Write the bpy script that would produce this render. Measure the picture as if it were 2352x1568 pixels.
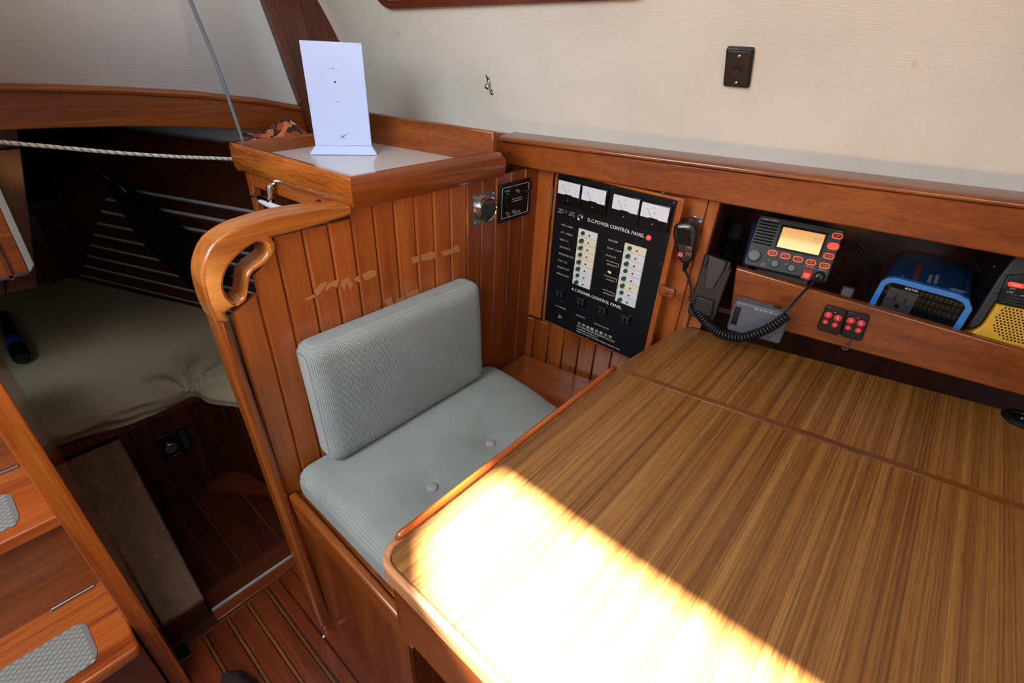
import bpy, bmesh, math, random
from mathutils import Vector, Matrix, noise
random.seed(7)
for o in list(bpy.data.objects): bpy.data.objects.remove(o, do_unlink=True)
SC = bpy.context.scene
COL = SC.collection
# ------------------------------------------------------------------ camera
CAMZ = 1.36
M = [[0.6593444942841872, -0.7503897043791915, 0.046691856022641184],
     [-0.3721639122392567, -0.3797088910667911, -0.8469446147603741],
     [0.6532678319677927, 0.5410512448987964, -0.5296269348414621]]
F = 1121.69
CAM = Vector((0, 0, CAMZ))
R0, R1, R2 = Vector(M[0]), Vector(M[1]), Vector(M[2])
cd = bpy.data.cameras.new('camera'); cam = bpy.data.objects.new('camera', cd); COL.objects.link(cam)
cd.sensor_width = 36; cd.lens = F / 2352 * 36; cd.clip_start = .01; cd.clip_end = 60
mw = Matrix((R0, -R1, -R2)).transposed().to_4x4(); mw.translation = CAM
cam.matrix_world = mw
SC.camera = cam
# ------------------------------------------------------------------ world, sun, companionway sky, added fill, exposure
SC.view_settings.view_transform = 'Standard'; SC.view_settings.look = 'None'
SC.view_settings.gamma = 1; SC.view_settings.use_curve_mapping = False
SC.view_settings.exposure = 0.0
w = bpy.data.worlds.new('world'); SC.world = w; w.use_nodes = True
bg = w.node_tree.nodes['Background']; bg.inputs[0].default_value = (.80, .90, 1.0, 1); bg.inputs[1].default_value = .15
SUND = Vector((.34, -.16, -1)).normalized()
sl = bpy.data.lights.new('sun', 'SUN'); so = bpy.data.objects.new('sun', sl); COL.objects.link(so)
sl.energy = 150; sl.angle = math.radians(2.4); sl.color = (1, .985, .965)
so.rotation_euler = SUND.to_track_quat('-Z', 'Y').to_euler()
def area(name, loc, target, sx, sy, e, col):
    l = bpy.data.lights.new(name, 'AREA'); o = bpy.data.objects.new(name, l); COL.objects.link(o)
    l.shape = 'RECTANGLE'; l.size = sx; l.size_y = sy; l.energy = e; l.color = col
    o.location = loc; o.rotation_euler = (Vector(target) - Vector(loc)).to_track_quat('-Z', 'Y').to_euler()
    return o
area('companionway_sky', (-.44, .62, 1.93), (.40, .98, 1.0), .75, 1.15, 38, (.89, .945, 1.0))
area('saloon_fill', (-.75, -.75, 1.85), (.35, 1.3, 1.15), .9, .9, 15, (.95, .98, 1.0))  # added unseen fill light, aimed to brighten the aft wall and bulkhead
# ------------------------------------------------------------------ pixel helpers (directions only; distance from planes)
def ray(x, y):
    a, b = (x - 1176) / F, (y - 784) / F
    return R0 * a + R1 * b + R2
def PZ(x, y, z): r = ray(x, y); return CAM + r * ((z - CAMZ) / r.z)
def PX(x, y, X): r = ray(x, y); return CAM + r * (X / r.x)
def PY(x, y, Y): r = ray(x, y); return CAM + r * (Y / r.y)
def PP(x, y, P, n): r = ray(x, y); return CAM + r * ((P - CAM).dot(n) / r.dot(n))
TZ = .775
P0 = Vector((1.0921, .3453, TZ))
HN = Vector((.98360, .18038, 0)); HD = Vector((-.18038, .98360, 0)); ZZ = Vector((0, 0, 1))
def PH(x, y, off=0.): return PP(x, y, P0 + HN * off, HN)
def HP(u, off, z): return Vector((P0.x, P0.y, 0)) + HD * u + HN * off + ZZ * z
def HU(P): d = P - P0; return d.dot(HD), d.dot(HN), P.z
class Fr:
    def __init__(s, O, u, v):
        s.O = Vector(O); s.u = Vector(u).normalized(); s.n = s.u.cross(Vector(v)).normalized(); s.v = s.n.cross(s.u)
        s.m = Matrix((s.u, s.v, s.n)).transposed().to_4x4(); s.m.translation = s.O
    def px(s, x, y, off=0.):
        q = PP(x, y, s.O + s.n * off, s.n) - s.O
        return Vector((q.dot(s.u), q.dot(s.v), off))
    def w(s, x, y, z=0): return s.O + s.u * x + s.v * y + s.n * z
# ------------------------------------------------------------------ object helpers
def tag(o, label, cat, group=None):
    o['label'] = label; o['category'] = cat
    if group: o['group'] = group
    return o
def thing(name, label, cat, m=None, loc=(0, 0, 0), group=None):
    o = bpy.data.objects.new(name, None); COL.objects.link(o); o.empty_display_size = .05
    if m is not None: o.matrix_world = m
    else: o.location = loc
    return tag(o, label, cat, group)
def ob(name, bm, mat, parent=None, bevel=0, seg=2, smooth=True, ang=.7, m=None, sub=0):
    me = bpy.data.meshes.new(name)
    bmesh.ops.recalc_face_normals(bm, faces=bm.faces[:])
    bm.to_mesh(me); bm.free()
    if smooth:
        me.shade_smooth(); me.set_sharp_from_angle(angle=ang)
    o = bpy.data.objects.new(name, me); COL.objects.link(o)
    if mat: me.materials.append(mat)
    if parent: o.parent = parent
    if m is not None: o.matrix_world = m
    if bevel:
        b = o.modifiers.new('b', 'BEVEL'); b.width = bevel; b.segments = seg; b.limit_method = 'ANGLE'; b.angle_limit = .6
    if sub:
        s = o.modifiers.new('s', 'SUBSURF'); s.levels = sub; s.render_levels = sub
    return o
def struct(name, bm, mat, label=None, **k):
    o = ob(name, bm, mat, **k); o['kind'] = 'structure'
    if label: o['label'] = label
    return o
def dupl(o, parent, loc=None):
    c = o.copy(); COL.objects.link(c); c.parent = parent
    if loc is not None: c.location = loc
    return c
B = bmesh.new
def bx(bm, x0, x1, y0, y1, z0, z1):
    vs = [bm.verts.new((x, y, z)) for z in (z0, z1) for y in (y0, y1) for x in (x0, x1)]
    for f in ((0, 1, 3, 2), (4, 6, 7, 5), (0, 4, 5, 1), (2, 3, 7, 6), (0, 2, 6, 4), (1, 5, 7, 3)):
        bm.faces.new([vs[i] for i in f])
    return bm
def box(*a): return bx(B(), *a)
def hexa(bm, lo, hi):
    n = len(lo)
    a = [bm.verts.new(p) for p in lo]; b = [bm.verts.new(p) for p in hi]
    bm.faces.new(a[::-1]); bm.faces.new(b)
    for i in range(n):
        j = (i + 1) % n; bm.faces.new((a[i], a[j], b[j], b[i]))
    return bm
def prism(pts, z0, z1, bm=None):
    return hexa(bm or B(), [(p[0], p[1], z0) for p in pts], [(p[0], p[1], z1) for p in pts])
def holed(outer, hole, z0, z1):
    bm = B()
    rings = []
    for z in (z0, z1):
        es = []; rr = []
        for loop in (outer, hole):
            vs = [bm.verts.new((p[0], p[1], z)) for p in loop]; rr.append(vs)
            for i in range(len(vs)): es.append(bm.edges.new((vs[i], vs[(i + 1) % len(vs)])))
        bmesh.ops.triangle_fill(bm, edges=es, use_beauty=True)
        rings.append(rr)
    for k in range(2):
        a, b = rings[0][k], rings[1][k]
        for i in range(len(a)):
            j = (i + 1) % len(a); bm.faces.new((a[i], a[j], b[j], b[i]))
    return bm
def rrect(x0, x1, y0, y1, r, n=4):
    out = []
    for cx, cy, a0 in ((x1 - r, y1 - r, 0), (x0 + r, y1 - r, 90), (x0 + r, y0 + r, 180), (x1 - r, y0 + r, 270)):
        for i in range(n + 1):
            a = math.radians(a0 + 90 * i / n); out.append((cx + r * math.cos(a), cy + r * math.sin(a)))
    return out
def circ(cx, cy, r, n=20, ry=None):
    return [(cx + r * math.cos(2 * math.pi * i / n), cy + (ry or r) * math.sin(2 * math.pi * i / n)) for i in range(n)]
def lathe(prof, n=24, bm=None, cx=0, cy=0):
    bm = bm or B(); rings = []
    for r, z in prof:
        rings.append([bm.verts.new((cx + r * math.cos(2 * math.pi * i / n), cy + r * math.sin(2 * math.pi * i / n), z)) for i in range(n)])
    for a, b in zip(rings, rings[1:]):
        for i in range(n): bm.faces.new((a[i], a[(i + 1) % n], b[(i + 1) % n], b[i]))
    bm.faces.new(rings[0][::-1]); bm.faces.new(rings[-1])
    return bm
def tube(pts, r, n=8, bm=None, closed=False):
    bm = bm or B(); pts = [Vector(p) for p in pts]; N = len(pts); rings = []; up = None
    for i, p in enumerate(pts):
        if closed: t = pts[(i + 1) % N] - pts[i - 1]
        else: t = pts[min(i + 1, N - 1)] - pts[max(i - 1, 0)]
        t.normalize()
        if up is None: up = t.orthogonal().normalized()
        up = (up - t * up.dot(t)).normalized(); s = t.cross(up)
        rr = r[i] if isinstance(r, (list, tuple)) else r
        rings.append([bm.verts.new(p + (up * math.cos(2 * math.pi * k / n) + s * math.sin(2 * math.pi * k / n)) * rr) for k in range(n)])
    for i in range(N if closed else N - 1):
        a, b = rings[i], rings[(i + 1) % N]
        for k in range(n): bm.faces.new((a[k], a[(k + 1) % n], b[(k + 1) % n], b[k]))
    if not closed: bm.faces.new(rings[0][::-1]); bm.faces.new(rings[-1])
    return bm
def spline(pts, n=8):
    pts = [Vector(p) for p in pts]; out = []
    for i in range(len(pts) - 1):
        p0 = pts[max(i - 1, 0)]; p1 = pts[i]; p2 = pts[i + 1]; p3 = pts[min(i + 2, len(pts) - 1)]
        for k in range(n):
            t = k / n
            out.append(.5 * ((2 * p1) + (p2 - p0) * t + (2 * p0 - 5 * p1 + 4 * p2 - p3) * t * t + (3 * p1 - p0 - 3 * p2 + p3) * t ** 3))
    out.append(pts[-1]); return out
def helix(path, R, turns, per=12):
    pts = [Vector(p) for p in path]
    L = [0]
    for a, b in zip(pts, pts[1:]): L.append(L[-1] + (b - a).length)
    N = turns * per; out = []; up = Vector((.2, .3, 1)); j = 0
    for i in range(N + 1):
        s = L[-1] * i / N
        while j < len(L) - 2 and L[j + 1] < s: j += 1
        t = (s - L[j]) / max(1e-9, L[j + 1] - L[j]); p = pts[j].lerp(pts[j + 1], t)
        d = (pts[min(j + 2, len(pts) - 1)] - pts[max(j - 1, 0)]).normalized()
        up = (up - d * up.dot(d)).normalized(); sd = d.cross(up); a = 2 * math.pi * i / per
        out.append(p + (up * math.cos(a) + sd * math.sin(a)) * R)
    return out
def rbox(sx, sy, sz, r, nx=10, ny=10, nz=6, fn=None):
    """rounded box centred at origin, optionally deformed"""
    bm = B(); grids = {}
    def key(i, j, k): return (i, j, k)
    def crd(i, n, s):
        t = i / n
        e = r / s if s > 0 else 0
        if n >= 6:                       # concentrate samples at the rounded edges
            m = 2
            if i <= m: return -s / 2 + r * i / m
            if i >= n - m: return s / 2 - r * (n - i) / m
            return -s / 2 + r + (s - 2 * r) * (i - m) / (n - 2 * m)
        return -s / 2 + s * t
    def vert(i, j, k):
        kk = key(i, j, k)
        if kk in grids: return grids[kk]
        q = Vector((crd(i, nx, sx), crd(j, ny, sy), crd(k, nz, sz)))
        c = Vector((max(-sx / 2 + r, min(sx / 2 - r, q.x)), max(-sy / 2 + r, min(sy / 2 - r, q.y)), max(-sz / 2 + r, min(sz / 2 - r, q.z))))
        d = q - c
        p = c + d.normalized() * r if d.length > 1e-9 else q
        if fn: p = fn(p)
        grids[kk] = bm.verts.new(p); return grids[kk]
    def quad(a, b, c, d): bm.faces.new((vert(*a), vert(*b), vert(*c), vert(*d)))
    for i in range(nx):
        for j in range(ny):
            for k in (0, nz): quad((i, j, k), (i + 1, j, k), (i + 1, j + 1, k), (i, j + 1, k))
    for i in range(nx):
        for k in range(nz):
            for j in (0, ny): quad((i, j, k), (i + 1, j, k), (i + 1, j, k + 1), (i, j, k + 1))
    for j in range(ny):
        for k in range(nz):
            for i in (0, nx): quad((i, j, k), (i, j + 1, k), (i, j + 1, k + 1), (i, j, k + 1))
    return bm
def text(name, s, size, x, y, z, mat, parent, align='LEFT', rot=0, sx=1., bold=0.):
    cu = bpy.data.curves.new('t', 'FONT'); cu.body = s; cu.size = size; cu.align_x = align; cu.align_y = 'CENTER'
    cu.resolution_u = 2; cu.offset = bold; cu.extrude = .00012
    to = bpy.data.objects.new('t', cu)
    me = bpy.data.meshes.new_from_object(to)
    bpy.data.objects.remove(to); bpy.data.curves.remove(cu)
    me.materials.clear(); me.materials.append(mat); me.name = name
    o = bpy.data.objects.new(name, me); COL.objects.link(o); o.parent = parent
    o.location = (x, y, z); o.rotation_euler = (0, 0, rot); o.scale = (sx, 1, 1)
    return o
# ------------------------------------------------------------------ materials
def srgb(h):
    h = h.lstrip('#'); c = [int(h[i:i + 2], 16) / 255 for i in (0, 2, 4)]
    return tuple((v / 12.92 if v <= .04045 else ((v + .055) / 1.055) ** 2.4) for v in c) + (1,)
def newmat(name):
    m = bpy.data.materials.new(name); m.use_nodes = True
    nt = m.node_tree; return m, nt, nt.nodes['Principled BSDF']
def N(nt, t, **k):
    n = nt.nodes.new(t)
    for a, b in k.items(): setattr(n, a, b)
    return n
def plain(name, col, rough=.5, metal=0, coat=0, emit=None, es=0, spec=.5, bump=0, bscale=200):
    m, nt, p = newmat(name)
    c = srgb(col) if isinstance(col, str) else col
    p.inputs['Base Color'].default_value = c; p.inputs['Roughness'].default_value = rough
    p.inputs['Metallic'].default_value = metal; p.inputs['Coat Weight'].default_value = coat
    p.inputs['Specular IOR Level'].default_value = spec
    if emit: p.inputs['Emission Color'].default_value = srgb(emit); p.inputs['Emission Strength'].default_value = es
    if bump:
        tc = N(nt, 'ShaderNodeTexCoord'); nz = N(nt, 'ShaderNodeTexNoise'); nz.inputs['Scale'].default_value = bscale; nz.inputs['Detail'].default_value = 4
        b = N(nt, 'ShaderNodeBump'); b.inputs['Strength'].default_value = bump; b.inputs['Distance'].default_value = .001
        nt.links.new(tc.outputs['Object'], nz.inputs['Vector']); nt.links.new(nz.outputs['Fac'], b.inputs['Height']); nt.links.new(b.outputs['Normal'], p.inputs['Normal'])
    return m
def ramp(nt, stops):
    r = N(nt, 'ShaderNodeValToRGB'); e = r.color_ramp.elements
    while len(e) < len(stops): e.new(.5)
    for i, (p, c) in enumerate(stops): e[i].position = p; e[i].color = srgb(c) if isinstance(c, str) else c
    return r
def wood(name, dark, mid, light, axis='z', rough=.32, coat=.35, sc=1., var=.25, streak=.35):
    m, nt, p = newmat(name); L = nt.links.new
    tc = N(nt, 'ShaderNodeTexCoord'); oi = N(nt, 'ShaderNodeObjectInfo')
    vm = N(nt, 'ShaderNodeVectorMath', operation='SCALE'); vm.inputs[0].default_value = (3.1, 7.7, 5.3); L(oi.outputs['Random'], vm.inputs['Scale'])
    va = N(nt, 'ShaderNodeVectorMath', operation='ADD'); L(tc.outputs['Object'], va.inputs[0]); L(vm.outputs[0], va.inputs[1])
    def mp(a, c):
        q = N(nt, 'ShaderNodeMapping'); s = [c * sc] * 3; s['xyz'.index(axis)] = a * sc; q.inputs['Scale'].default_value = s
        L(va.outputs[0], q.inputs['Vector']); return q
    m1 = mp(1.6, 26); n1 = N(nt, 'ShaderNodeTexNoise'); n1.inputs['Scale'].default_value = 1; n1.inputs['Detail'].default_value = 5; n1.inputs['Roughness'].default_value = .6; n1.inputs['Distortion'].default_value = .8
    L(m1.outputs[0], n1.inputs['Vector'])
    r1 = ramp(nt, [(.28, dark), (.5, mid), (.74, light)]); L(n1.outputs['Fac'], r1.inputs['Fac'])
    m2 = mp(9, 330); n2 = N(nt, 'ShaderNodeTexNoise'); n2.inputs['Scale'].default_value = 1; n2.inputs['Detail'].default_value = 3; L(m2.outputs[0], n2.inputs['Vector'])
    r2 = ramp(nt, [(.36, (1 - streak, 1 - streak, 1 - streak, 1)), (.56, (1, 1, 1, 1))]); L(n2.outputs['Fac'], r2.inputs['Fac'])
    mx = N(nt, 'ShaderNodeMix', data_type='RGBA', blend_type='MULTIPLY'); mx.inputs['Factor'].default_value = 1
    L(r1.outputs[0], mx.inputs['A']); L(r2.outputs[0], mx.inputs['B'])
    hs = N(nt, 'ShaderNodeHueSaturation'); L(mx.outputs['Result'], hs.inputs['Color'])
    ma = N(nt, 'ShaderNodeMapRange'); ma.inputs['To Min'].default_value = 1 - var; ma.inputs['To Max'].default_value = 1 + var; L(oi.outputs['Random'], ma.inputs['Value']); L(ma.outputs[0], hs.inputs['Value'])
    L(hs.outputs[0], p.inputs['Base Color'])
    p.inputs['Roughness'].default_value = rough; p.inputs['Coat Weight'].default_value = coat; p.inputs['Coat Roughness'].default_value = .12
    b = N(nt, 'ShaderNodeBump'); b.inputs['Strength'].default_value = .12; b.inputs['Distance'].default_value = .001
    L(n1.outputs['Fac'], b.inputs['Height']); L(b.outputs['Normal'], p.inputs['Normal'])
    return m
W = {}
for ax in 'xyz':
    W['board' + ax] = wood('board_' + ax, '#8a421a', '#a05320', '#b06228', ax, var=.09, streak=.18, coat=.22)
    W['trim' + ax] = wood('trim_' + ax, '#6b300f', '#864316', '#9a521d', ax, var=.06, streak=.25, rough=.28, coat=.5)
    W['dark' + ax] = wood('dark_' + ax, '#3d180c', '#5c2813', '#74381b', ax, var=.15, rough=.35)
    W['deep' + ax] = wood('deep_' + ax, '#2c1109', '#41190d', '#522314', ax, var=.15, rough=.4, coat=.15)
    W['tread' + ax] = wood('tread_' + ax, '#7a3310', '#a8501a', '#bf6a26', ax, var=.05, streak=.3, rough=.25, coat=.5)
    W['sole' + ax] = wood('sole_' + ax, '#55220f', '#733116', '#8a4220', ax, var=.15, rough=.3, coat=.35)
INLAY = wood('inlay', '#663a1a', '#78471e', '#885426', 'y', var=.15)
def mk_laminate():
    m, nt, p = newmat('laminate'); L = nt.links.new
    tc = N(nt, 'ShaderNodeTexCoord')
    def nz(sx, sy, d, sd):
        q = N(nt, 'ShaderNodeMapping'); q.inputs['Scale'].default_value = (sx, sy, 1); q.inputs['Location'].default_value = (sd, sd * 2, 0); L(tc.outputs['Object'], q.inputs['Vector'])
        n = N(nt, 'ShaderNodeTexNoise'); n.inputs['Scale'].default_value = 1; n.inputs['Detail'].default_value = d; n.inputs['Roughness'].default_value = .65; L(q.outputs[0], n.inputs['Vector']); return n
    a = nz(.35, 62, 4, 0); b = nz(.8, 300, 4, 3.3); c = nz(22, 520, 2, 9.1)
    r1 = ramp(nt, [(.30, '#71471f'), (.44, '#885827'), (.56, '#976630'), (.72, '#a97a40')]); L(a.outputs['Fac'], r1.inputs['Fac'])
    r2 = ramp(nt, [(.36, (.52, .48, .46, 1)), (.54, (1, 1, 1, 1))]); L(b.outputs['Fac'], r2.inputs['Fac'])
    r3 = ramp(nt, [(.36, (.78, .76, .74, 1)), (.56, (1, 1, 1, 1))]); L(c.outputs['Fac'], r3.inputs['Fac'])
    x = N(nt, 'ShaderNodeMix', data_type='RGBA', blend_type='MULTIPLY'); x.inputs['Factor'].default_value = 1; L(r1.outputs[0], x.inputs['A']); L(r2.outputs[0], x.inputs['B'])
    y = N(nt, 'ShaderNodeMix', data_type='RGBA', blend_type='MULTIPLY'); y.inputs['Factor'].default_value = 1; L(x.outputs['Result'], y.inputs['A']); L(r3.outputs[0], y.inputs['B'])
    L(y.outputs['Result'], p.inputs['Base Color']); p.inputs['Roughness'].default_value = .38
    bb = N(nt, 'ShaderNodeBump'); bb.inputs['Strength'].default_value = .15; bb.inputs['Distance'].default_value = .0006; L(c.outputs['Fac'], bb.inputs['Height']); L(bb.outputs['Normal'], p.inputs['Normal'])
    return m
LAM = mk_laminate()
def mk_vinyl(name, c0, c1, st):
    m, nt, p = newmat(name); L = nt.links.new
    tc = N(nt, 'ShaderNodeTexCoord')
    n = N(nt, 'ShaderNodeTexNoise'); n.inputs['Scale'].default_value = 5; n.inputs['Detail'].default_value = 5; L(tc.outputs['Object'], n.inputs['Vector'])
    r = ramp(nt, [(.3, c0), (.7, c1)]); L(n.outputs['Fac'], r.inputs['Fac'])
    n2 = N(nt, 'ShaderNodeTexNoise'); n2.inputs['Scale'].default_value = 22; n2.inputs['Detail'].default_value = 3; L(tc.outputs['Object'], n2.inputs['Vector'])
    r2 = ramp(nt, [(.70, (0, 0, 0, 1)), (.80, (.5, .5, .5, 1))]); L(n2.outputs['Fac'], r2.inputs['Fac'])
    x = N(nt, 'ShaderNodeMix', data_type='RGBA'); L(r2.outputs[0], x.inputs['Factor']); L(r.outputs[0], x.inputs['A']); x.inputs['B'].default_value = srgb(st)
    L(x.outputs['Result'], p.inputs['Base Color']); p.inputs['Roughness'].default_value = .5
    def nz(sx, sz):
        q = N(nt, 'ShaderNodeMapping'); q.inputs['Scale'].default_value = (sx, sx, sz); L(tc.outputs['Object'], q.inputs['Vector'])
        k = N(nt, 'ShaderNodeTexNoise'); k.inputs['Scale'].default_value = 1; k.inputs['Detail'].default_value = 2; L(q.outputs[0], k.inputs['Vector']); return k
    a = nz(40, 700); b = nz(700, 40)
    ad = N(nt, 'ShaderNodeMath', operation='ADD'); L(a.outputs['Fac'], ad.inputs[0]); L(b.outputs['Fac'], ad.inputs[1])
    bb = N(nt, 'ShaderNodeBump'); bb.inputs['Strength'].default_value = .35; bb.inputs['Distance'].default_value = .0012; L(ad.outputs[0], bb.inputs['Height']); L(bb.outputs['Normal'], p.inputs['Normal'])
    return m
VINYL = mk_vinyl('vinyl', '#cdcac0', '#d7d5cc', '#b79a5e')
VINYLG = mk_vinyl('vinyl_aft', '#d8dbdc', '#e0e3e4', '#9b978c')
def mk_weave(name, c0, c1, sx, sy, plane='xy'):
    m, nt, p = newmat(name); L = nt.links.new
    tc = N(nt, 'ShaderNodeTexCoord'); sp = N(nt, 'ShaderNodeSeparateXYZ'); L(tc.outputs['Object'], sp.inputs[0])
    ids = ['xyz'.index(c) for c in plane]
    def sn(i, s):
        a = N(nt, 'ShaderNodeMath', operation='MULTIPLY'); a.inputs[1].default_value = s; L(sp.outputs[i], a.inputs[0])
        b = N(nt, 'ShaderNodeMath', operation='SINE'); L(a.outputs[0], b.inputs[0]); return b
    a, b = sn(ids[0], sx), sn(ids[1], sy)
    mu = N(nt, 'ShaderNodeMath', operation='MULTIPLY_ADD'); L(b.outputs[0], mu.inputs[0]); mu.inputs[1].default_value = .45; L(a.outputs[0], mu.inputs[2])
    mr = N(nt, 'ShaderNodeMapRange'); mr.inputs['From Min'].default_value = -1.3; mr.inputs['From Max'].default_value = 1.3; L(mu.outputs[0], mr.inputs['Value'])
    n = N(nt, 'ShaderNodeTexNoise'); n.inputs['Scale'].default_value = 9; n.inputs['Detail'].default_value = 5; L(tc.outputs['Object'], n.inputs['Vector'])
    r = ramp(nt, [(.15, c0), (.85, c1)]); L(mr.outputs[0], r.inputs['Fac'])
    r2 = ramp(nt, [(.3, (.86, .86, .86, 1)), (.65, (1, 1, 1, 1))]); L(n.outputs['Fac'], r2.inputs['Fac'])
    x = N(nt, 'ShaderNodeMix', data_type='RGBA', blend_type='MULTIPLY'); x.inputs['Factor'].default_value = 1; L(r.outputs[0], x.inputs['A']); L(r2.outputs[0], x.inputs['B'])
    L(x.outputs['Result'], p.inputs['Base Color']); p.inputs['Roughness'].default_value = .9; p.inputs['Specular IOR Level'].default_value = .15
    p.inputs['Sheen Weight'].default_value = .15
    bb = N(nt, 'ShaderNodeBump'); bb.inputs['Strength'].default_value = .5; bb.inputs['Distance'].default_value = .0012; L(mr.outputs[0], bb.inputs['Height']); L(bb.outputs['Normal'], p.inputs['Normal'])
    return m
FABS = mk_weave('fabric_seat', '#6f7b7d', '#9fa19d', 2500, 1300, 'yx')
FABB = mk_weave('fabric_back', '#747e82', '#a0a29e', 2100, 1400, 'xy')
SHEET = plain('sheet', '#a79f86', .9, spec=.1, bump=.3, bscale=900)
BLK = plain('black_plastic', '#141416', .38, bump=.1, bscale=900)
BLKG = plain('black_gloss', '#0b0b0d', .18)
PANELBLK = plain('panel_black', '#0c0d12', .42, spec=.35)
DGREY = plain('dark_grey', '#2b2c30', .45)
GREY = plain('grey_plastic', '#5b5f6a', .45, bump=.15, bscale=700)
CHROME = plain('chrome', '#d8d8dc', .12, 1)
STEEL = plain('steel', '#9a9a9c', .32, 1)
WHITE = plain('white_plastic', '#d6d9e2', .35)
ROUTERW = plain('router_white', '#bccaf0', .45)
WPAINT = plain('white_paint', '#b9bdb8', .5)
WLAM = plain('white_laminate', '#c9c4c0', .18)
LET = plain('lettering_white', '#dcdcd8', .5)
LETG = plain('lettering_grey', '#b4b4b0', .5)
LETT = plain('lettering_tan', '#cbb58a', .5)
INK = plain('ink', '#20242a', .5)
INKL = plain('ink_light', '#a7b0c8', .5)
BREAKER = plain('breaker_white', '#d3d4d8', .4)
BREAKERC = plain('breaker_cream', '#dad3bd', .4)
GREEN = plain('breaker_green', '#1d4a2a', .35)
REDD = plain('dull_red', '#8a2a26', .4)
BROWN = plain('dull_brown', '#4a2420', .4)
LAMP = plain('lamp_red', '#e0392f', .3, emit='#ff4a3a', es=1.2)
GLOW = plain('glow_orange', '#c23a16', .4, emit='#ff5a20', es=.75)
GLOWR = plain('glow_red', '#d03a20', .4, emit='#ff4a2a', es=.7)
PINK = plain('pink_rubber', '#c85a64', .5)
REDB = plain('red_button', '#d8323c', .45)
INVB = plain('inverter_blue', '#2a78c4', .4)
INVD = plain('inverter_case', '#123a66', .35, bump=.1)
YEL = plain('yellow_plastic', '#d8a51c', .45)
RUBW = plain('cable_grey', '#6d7480', .4)
ROPE = plain('rope_white', '#cfcfc6', .8)
CLOTHK = plain('cloth_black', '#08080a', .85, spec=.1)
PADG = plain('pad_grey', '#6f716f', .7)
PADL = plain('pad_grey_light', '#8b8d8b', .7)
SHOE = plain('shoe_brown', '#2a1a1c', .8)
BLUEB = plain('torch_blue', '#1a3fae', .2, coat=.5)
TARP = plain('tarp_blue', '#1a2a5c', .5)
HULLG = plain('hull_grey', '#c9ccd0', .6)
def mk_screen():
    m, nt, p = newmat('screen'); L = nt.links.new
    tc = N(nt, 'ShaderNodeTexCoord'); sp = N(nt, 'ShaderNodeSeparateXYZ'); L(tc.outputs['Generated'], sp.inputs[0])
    r = ramp(nt, [(0, '#fff0a8'), (.35, '#ffe79a'), (.6, '#f5b866'), (1, '#eaa25c')]); L(sp.outputs[1], r.inputs['Fac'])
    L(r.outputs[0], p.inputs['Emission Color']); p.inputs['Emission Strength'].default_value = .95; p.inputs['Base Color'].default_value = (.05, .04, .03, 1)
    return m
SCREEN = mk_screen()
def mk_print():
    m, nt, p = newmat('printed_cloth'); L = nt.links.new
    tc = N(nt, 'ShaderNodeTexCoord'); v = N(nt, 'ShaderNodeTexVoronoi'); v.inputs['Scale'].default_value = 60; L(tc.outputs['Object'], v.inputs['Vector'])
    sp = N(nt, 'ShaderNodeSeparateColor'); L(v.outputs['Color'], sp.inputs[0])
    r = ramp(nt, [(0, '#2a1a16'), (.3, '#a8402c'), (.55, '#c2703e'), (.75, '#3a3a3a'), (.9, '#b0a48c')]); r.color_ramp.interpolation = 'CONSTANT'; L(sp.outputs[0], r.inputs['Fac'])
    L(r.outputs[0], p.inputs['Base Color']); p.inputs['Roughness'].default_value = .85
    return m
PRINT = mk_print()
# ================================================================== STRUCTURE
# ---- floor: planks with pale inlay strips
YF0, YF1 = -.9, 1.012
fb = struct('floor', box(-.9, 1.1, YF0, 1.06, -.03, -.006), W['deepy'])
edges = [-.86, -.79, -.72, -.65, -.575, -.50, -.43, -.36, -.29, -.21, -.13, -.055, .017, .077, .131, .184]
for a, b in zip(edges, edges[1:]):
    ob('plank', box(a + .005, b - .005, YF0, 1.0, -.006, 0), W['soley'], fb, bevel=.0012, seg=1)
    ob('inlay_strip', box(b - .0032, b + .0032, YF0, 1.0, -.006, -.0004), INLAY, fb)
ob('inlay_strip', box(-.86, .188, 1.001, 1.008, -.006, -.0004), INLAY, fb)
ob('plank', box(.193, .222, YF0, YF1, -.006, 0), W['soley'], fb, bevel=.0012, seg=1)
ob('plank', box(.224, .262, YF0, YF1, -.006, 0), W['soley'], fb, bevel=.0012, seg=1)
ob('plank', box(.264, .41, YF0, YF1, -.006, 0), W['soley'], fb, bevel=.0012, seg=1)
# sill of the aft doorway with its metal strip
sill = struct('trim_1', box(.056, .44, 1.012, 1.045, -.02, .004), W['solex'], bevel=.002)
ob('metal_strip', box(.058, .44, 1.047, 1.0515, -.01, .007), plain('strip_metal', '#c4c6ca', .4, .2), sill)
ob('back_board', box(.056, .44, 1.053, 1.125, -.02, .004), W['darkx'], sill, bevel=.003)
# foot well sole beyond the sill
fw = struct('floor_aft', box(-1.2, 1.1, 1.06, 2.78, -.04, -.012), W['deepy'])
for i in range(7):
    a = .056 + i * .058
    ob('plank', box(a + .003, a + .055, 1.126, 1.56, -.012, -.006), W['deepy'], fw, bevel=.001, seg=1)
    ob('inlay_strip', box(a + .0555, a + .0605, 1.126, 1.56, -.012, -.0068), W['soley'], fw)
tri = [PZ(531, 1068, .012), PZ(648, 1132, .012), PZ(472, 1119, .012)]
ob('corner_board', prism([(p.x, p.y) for p in tri], -.006, .012), W['soley'], fw, bevel=.001)

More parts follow.
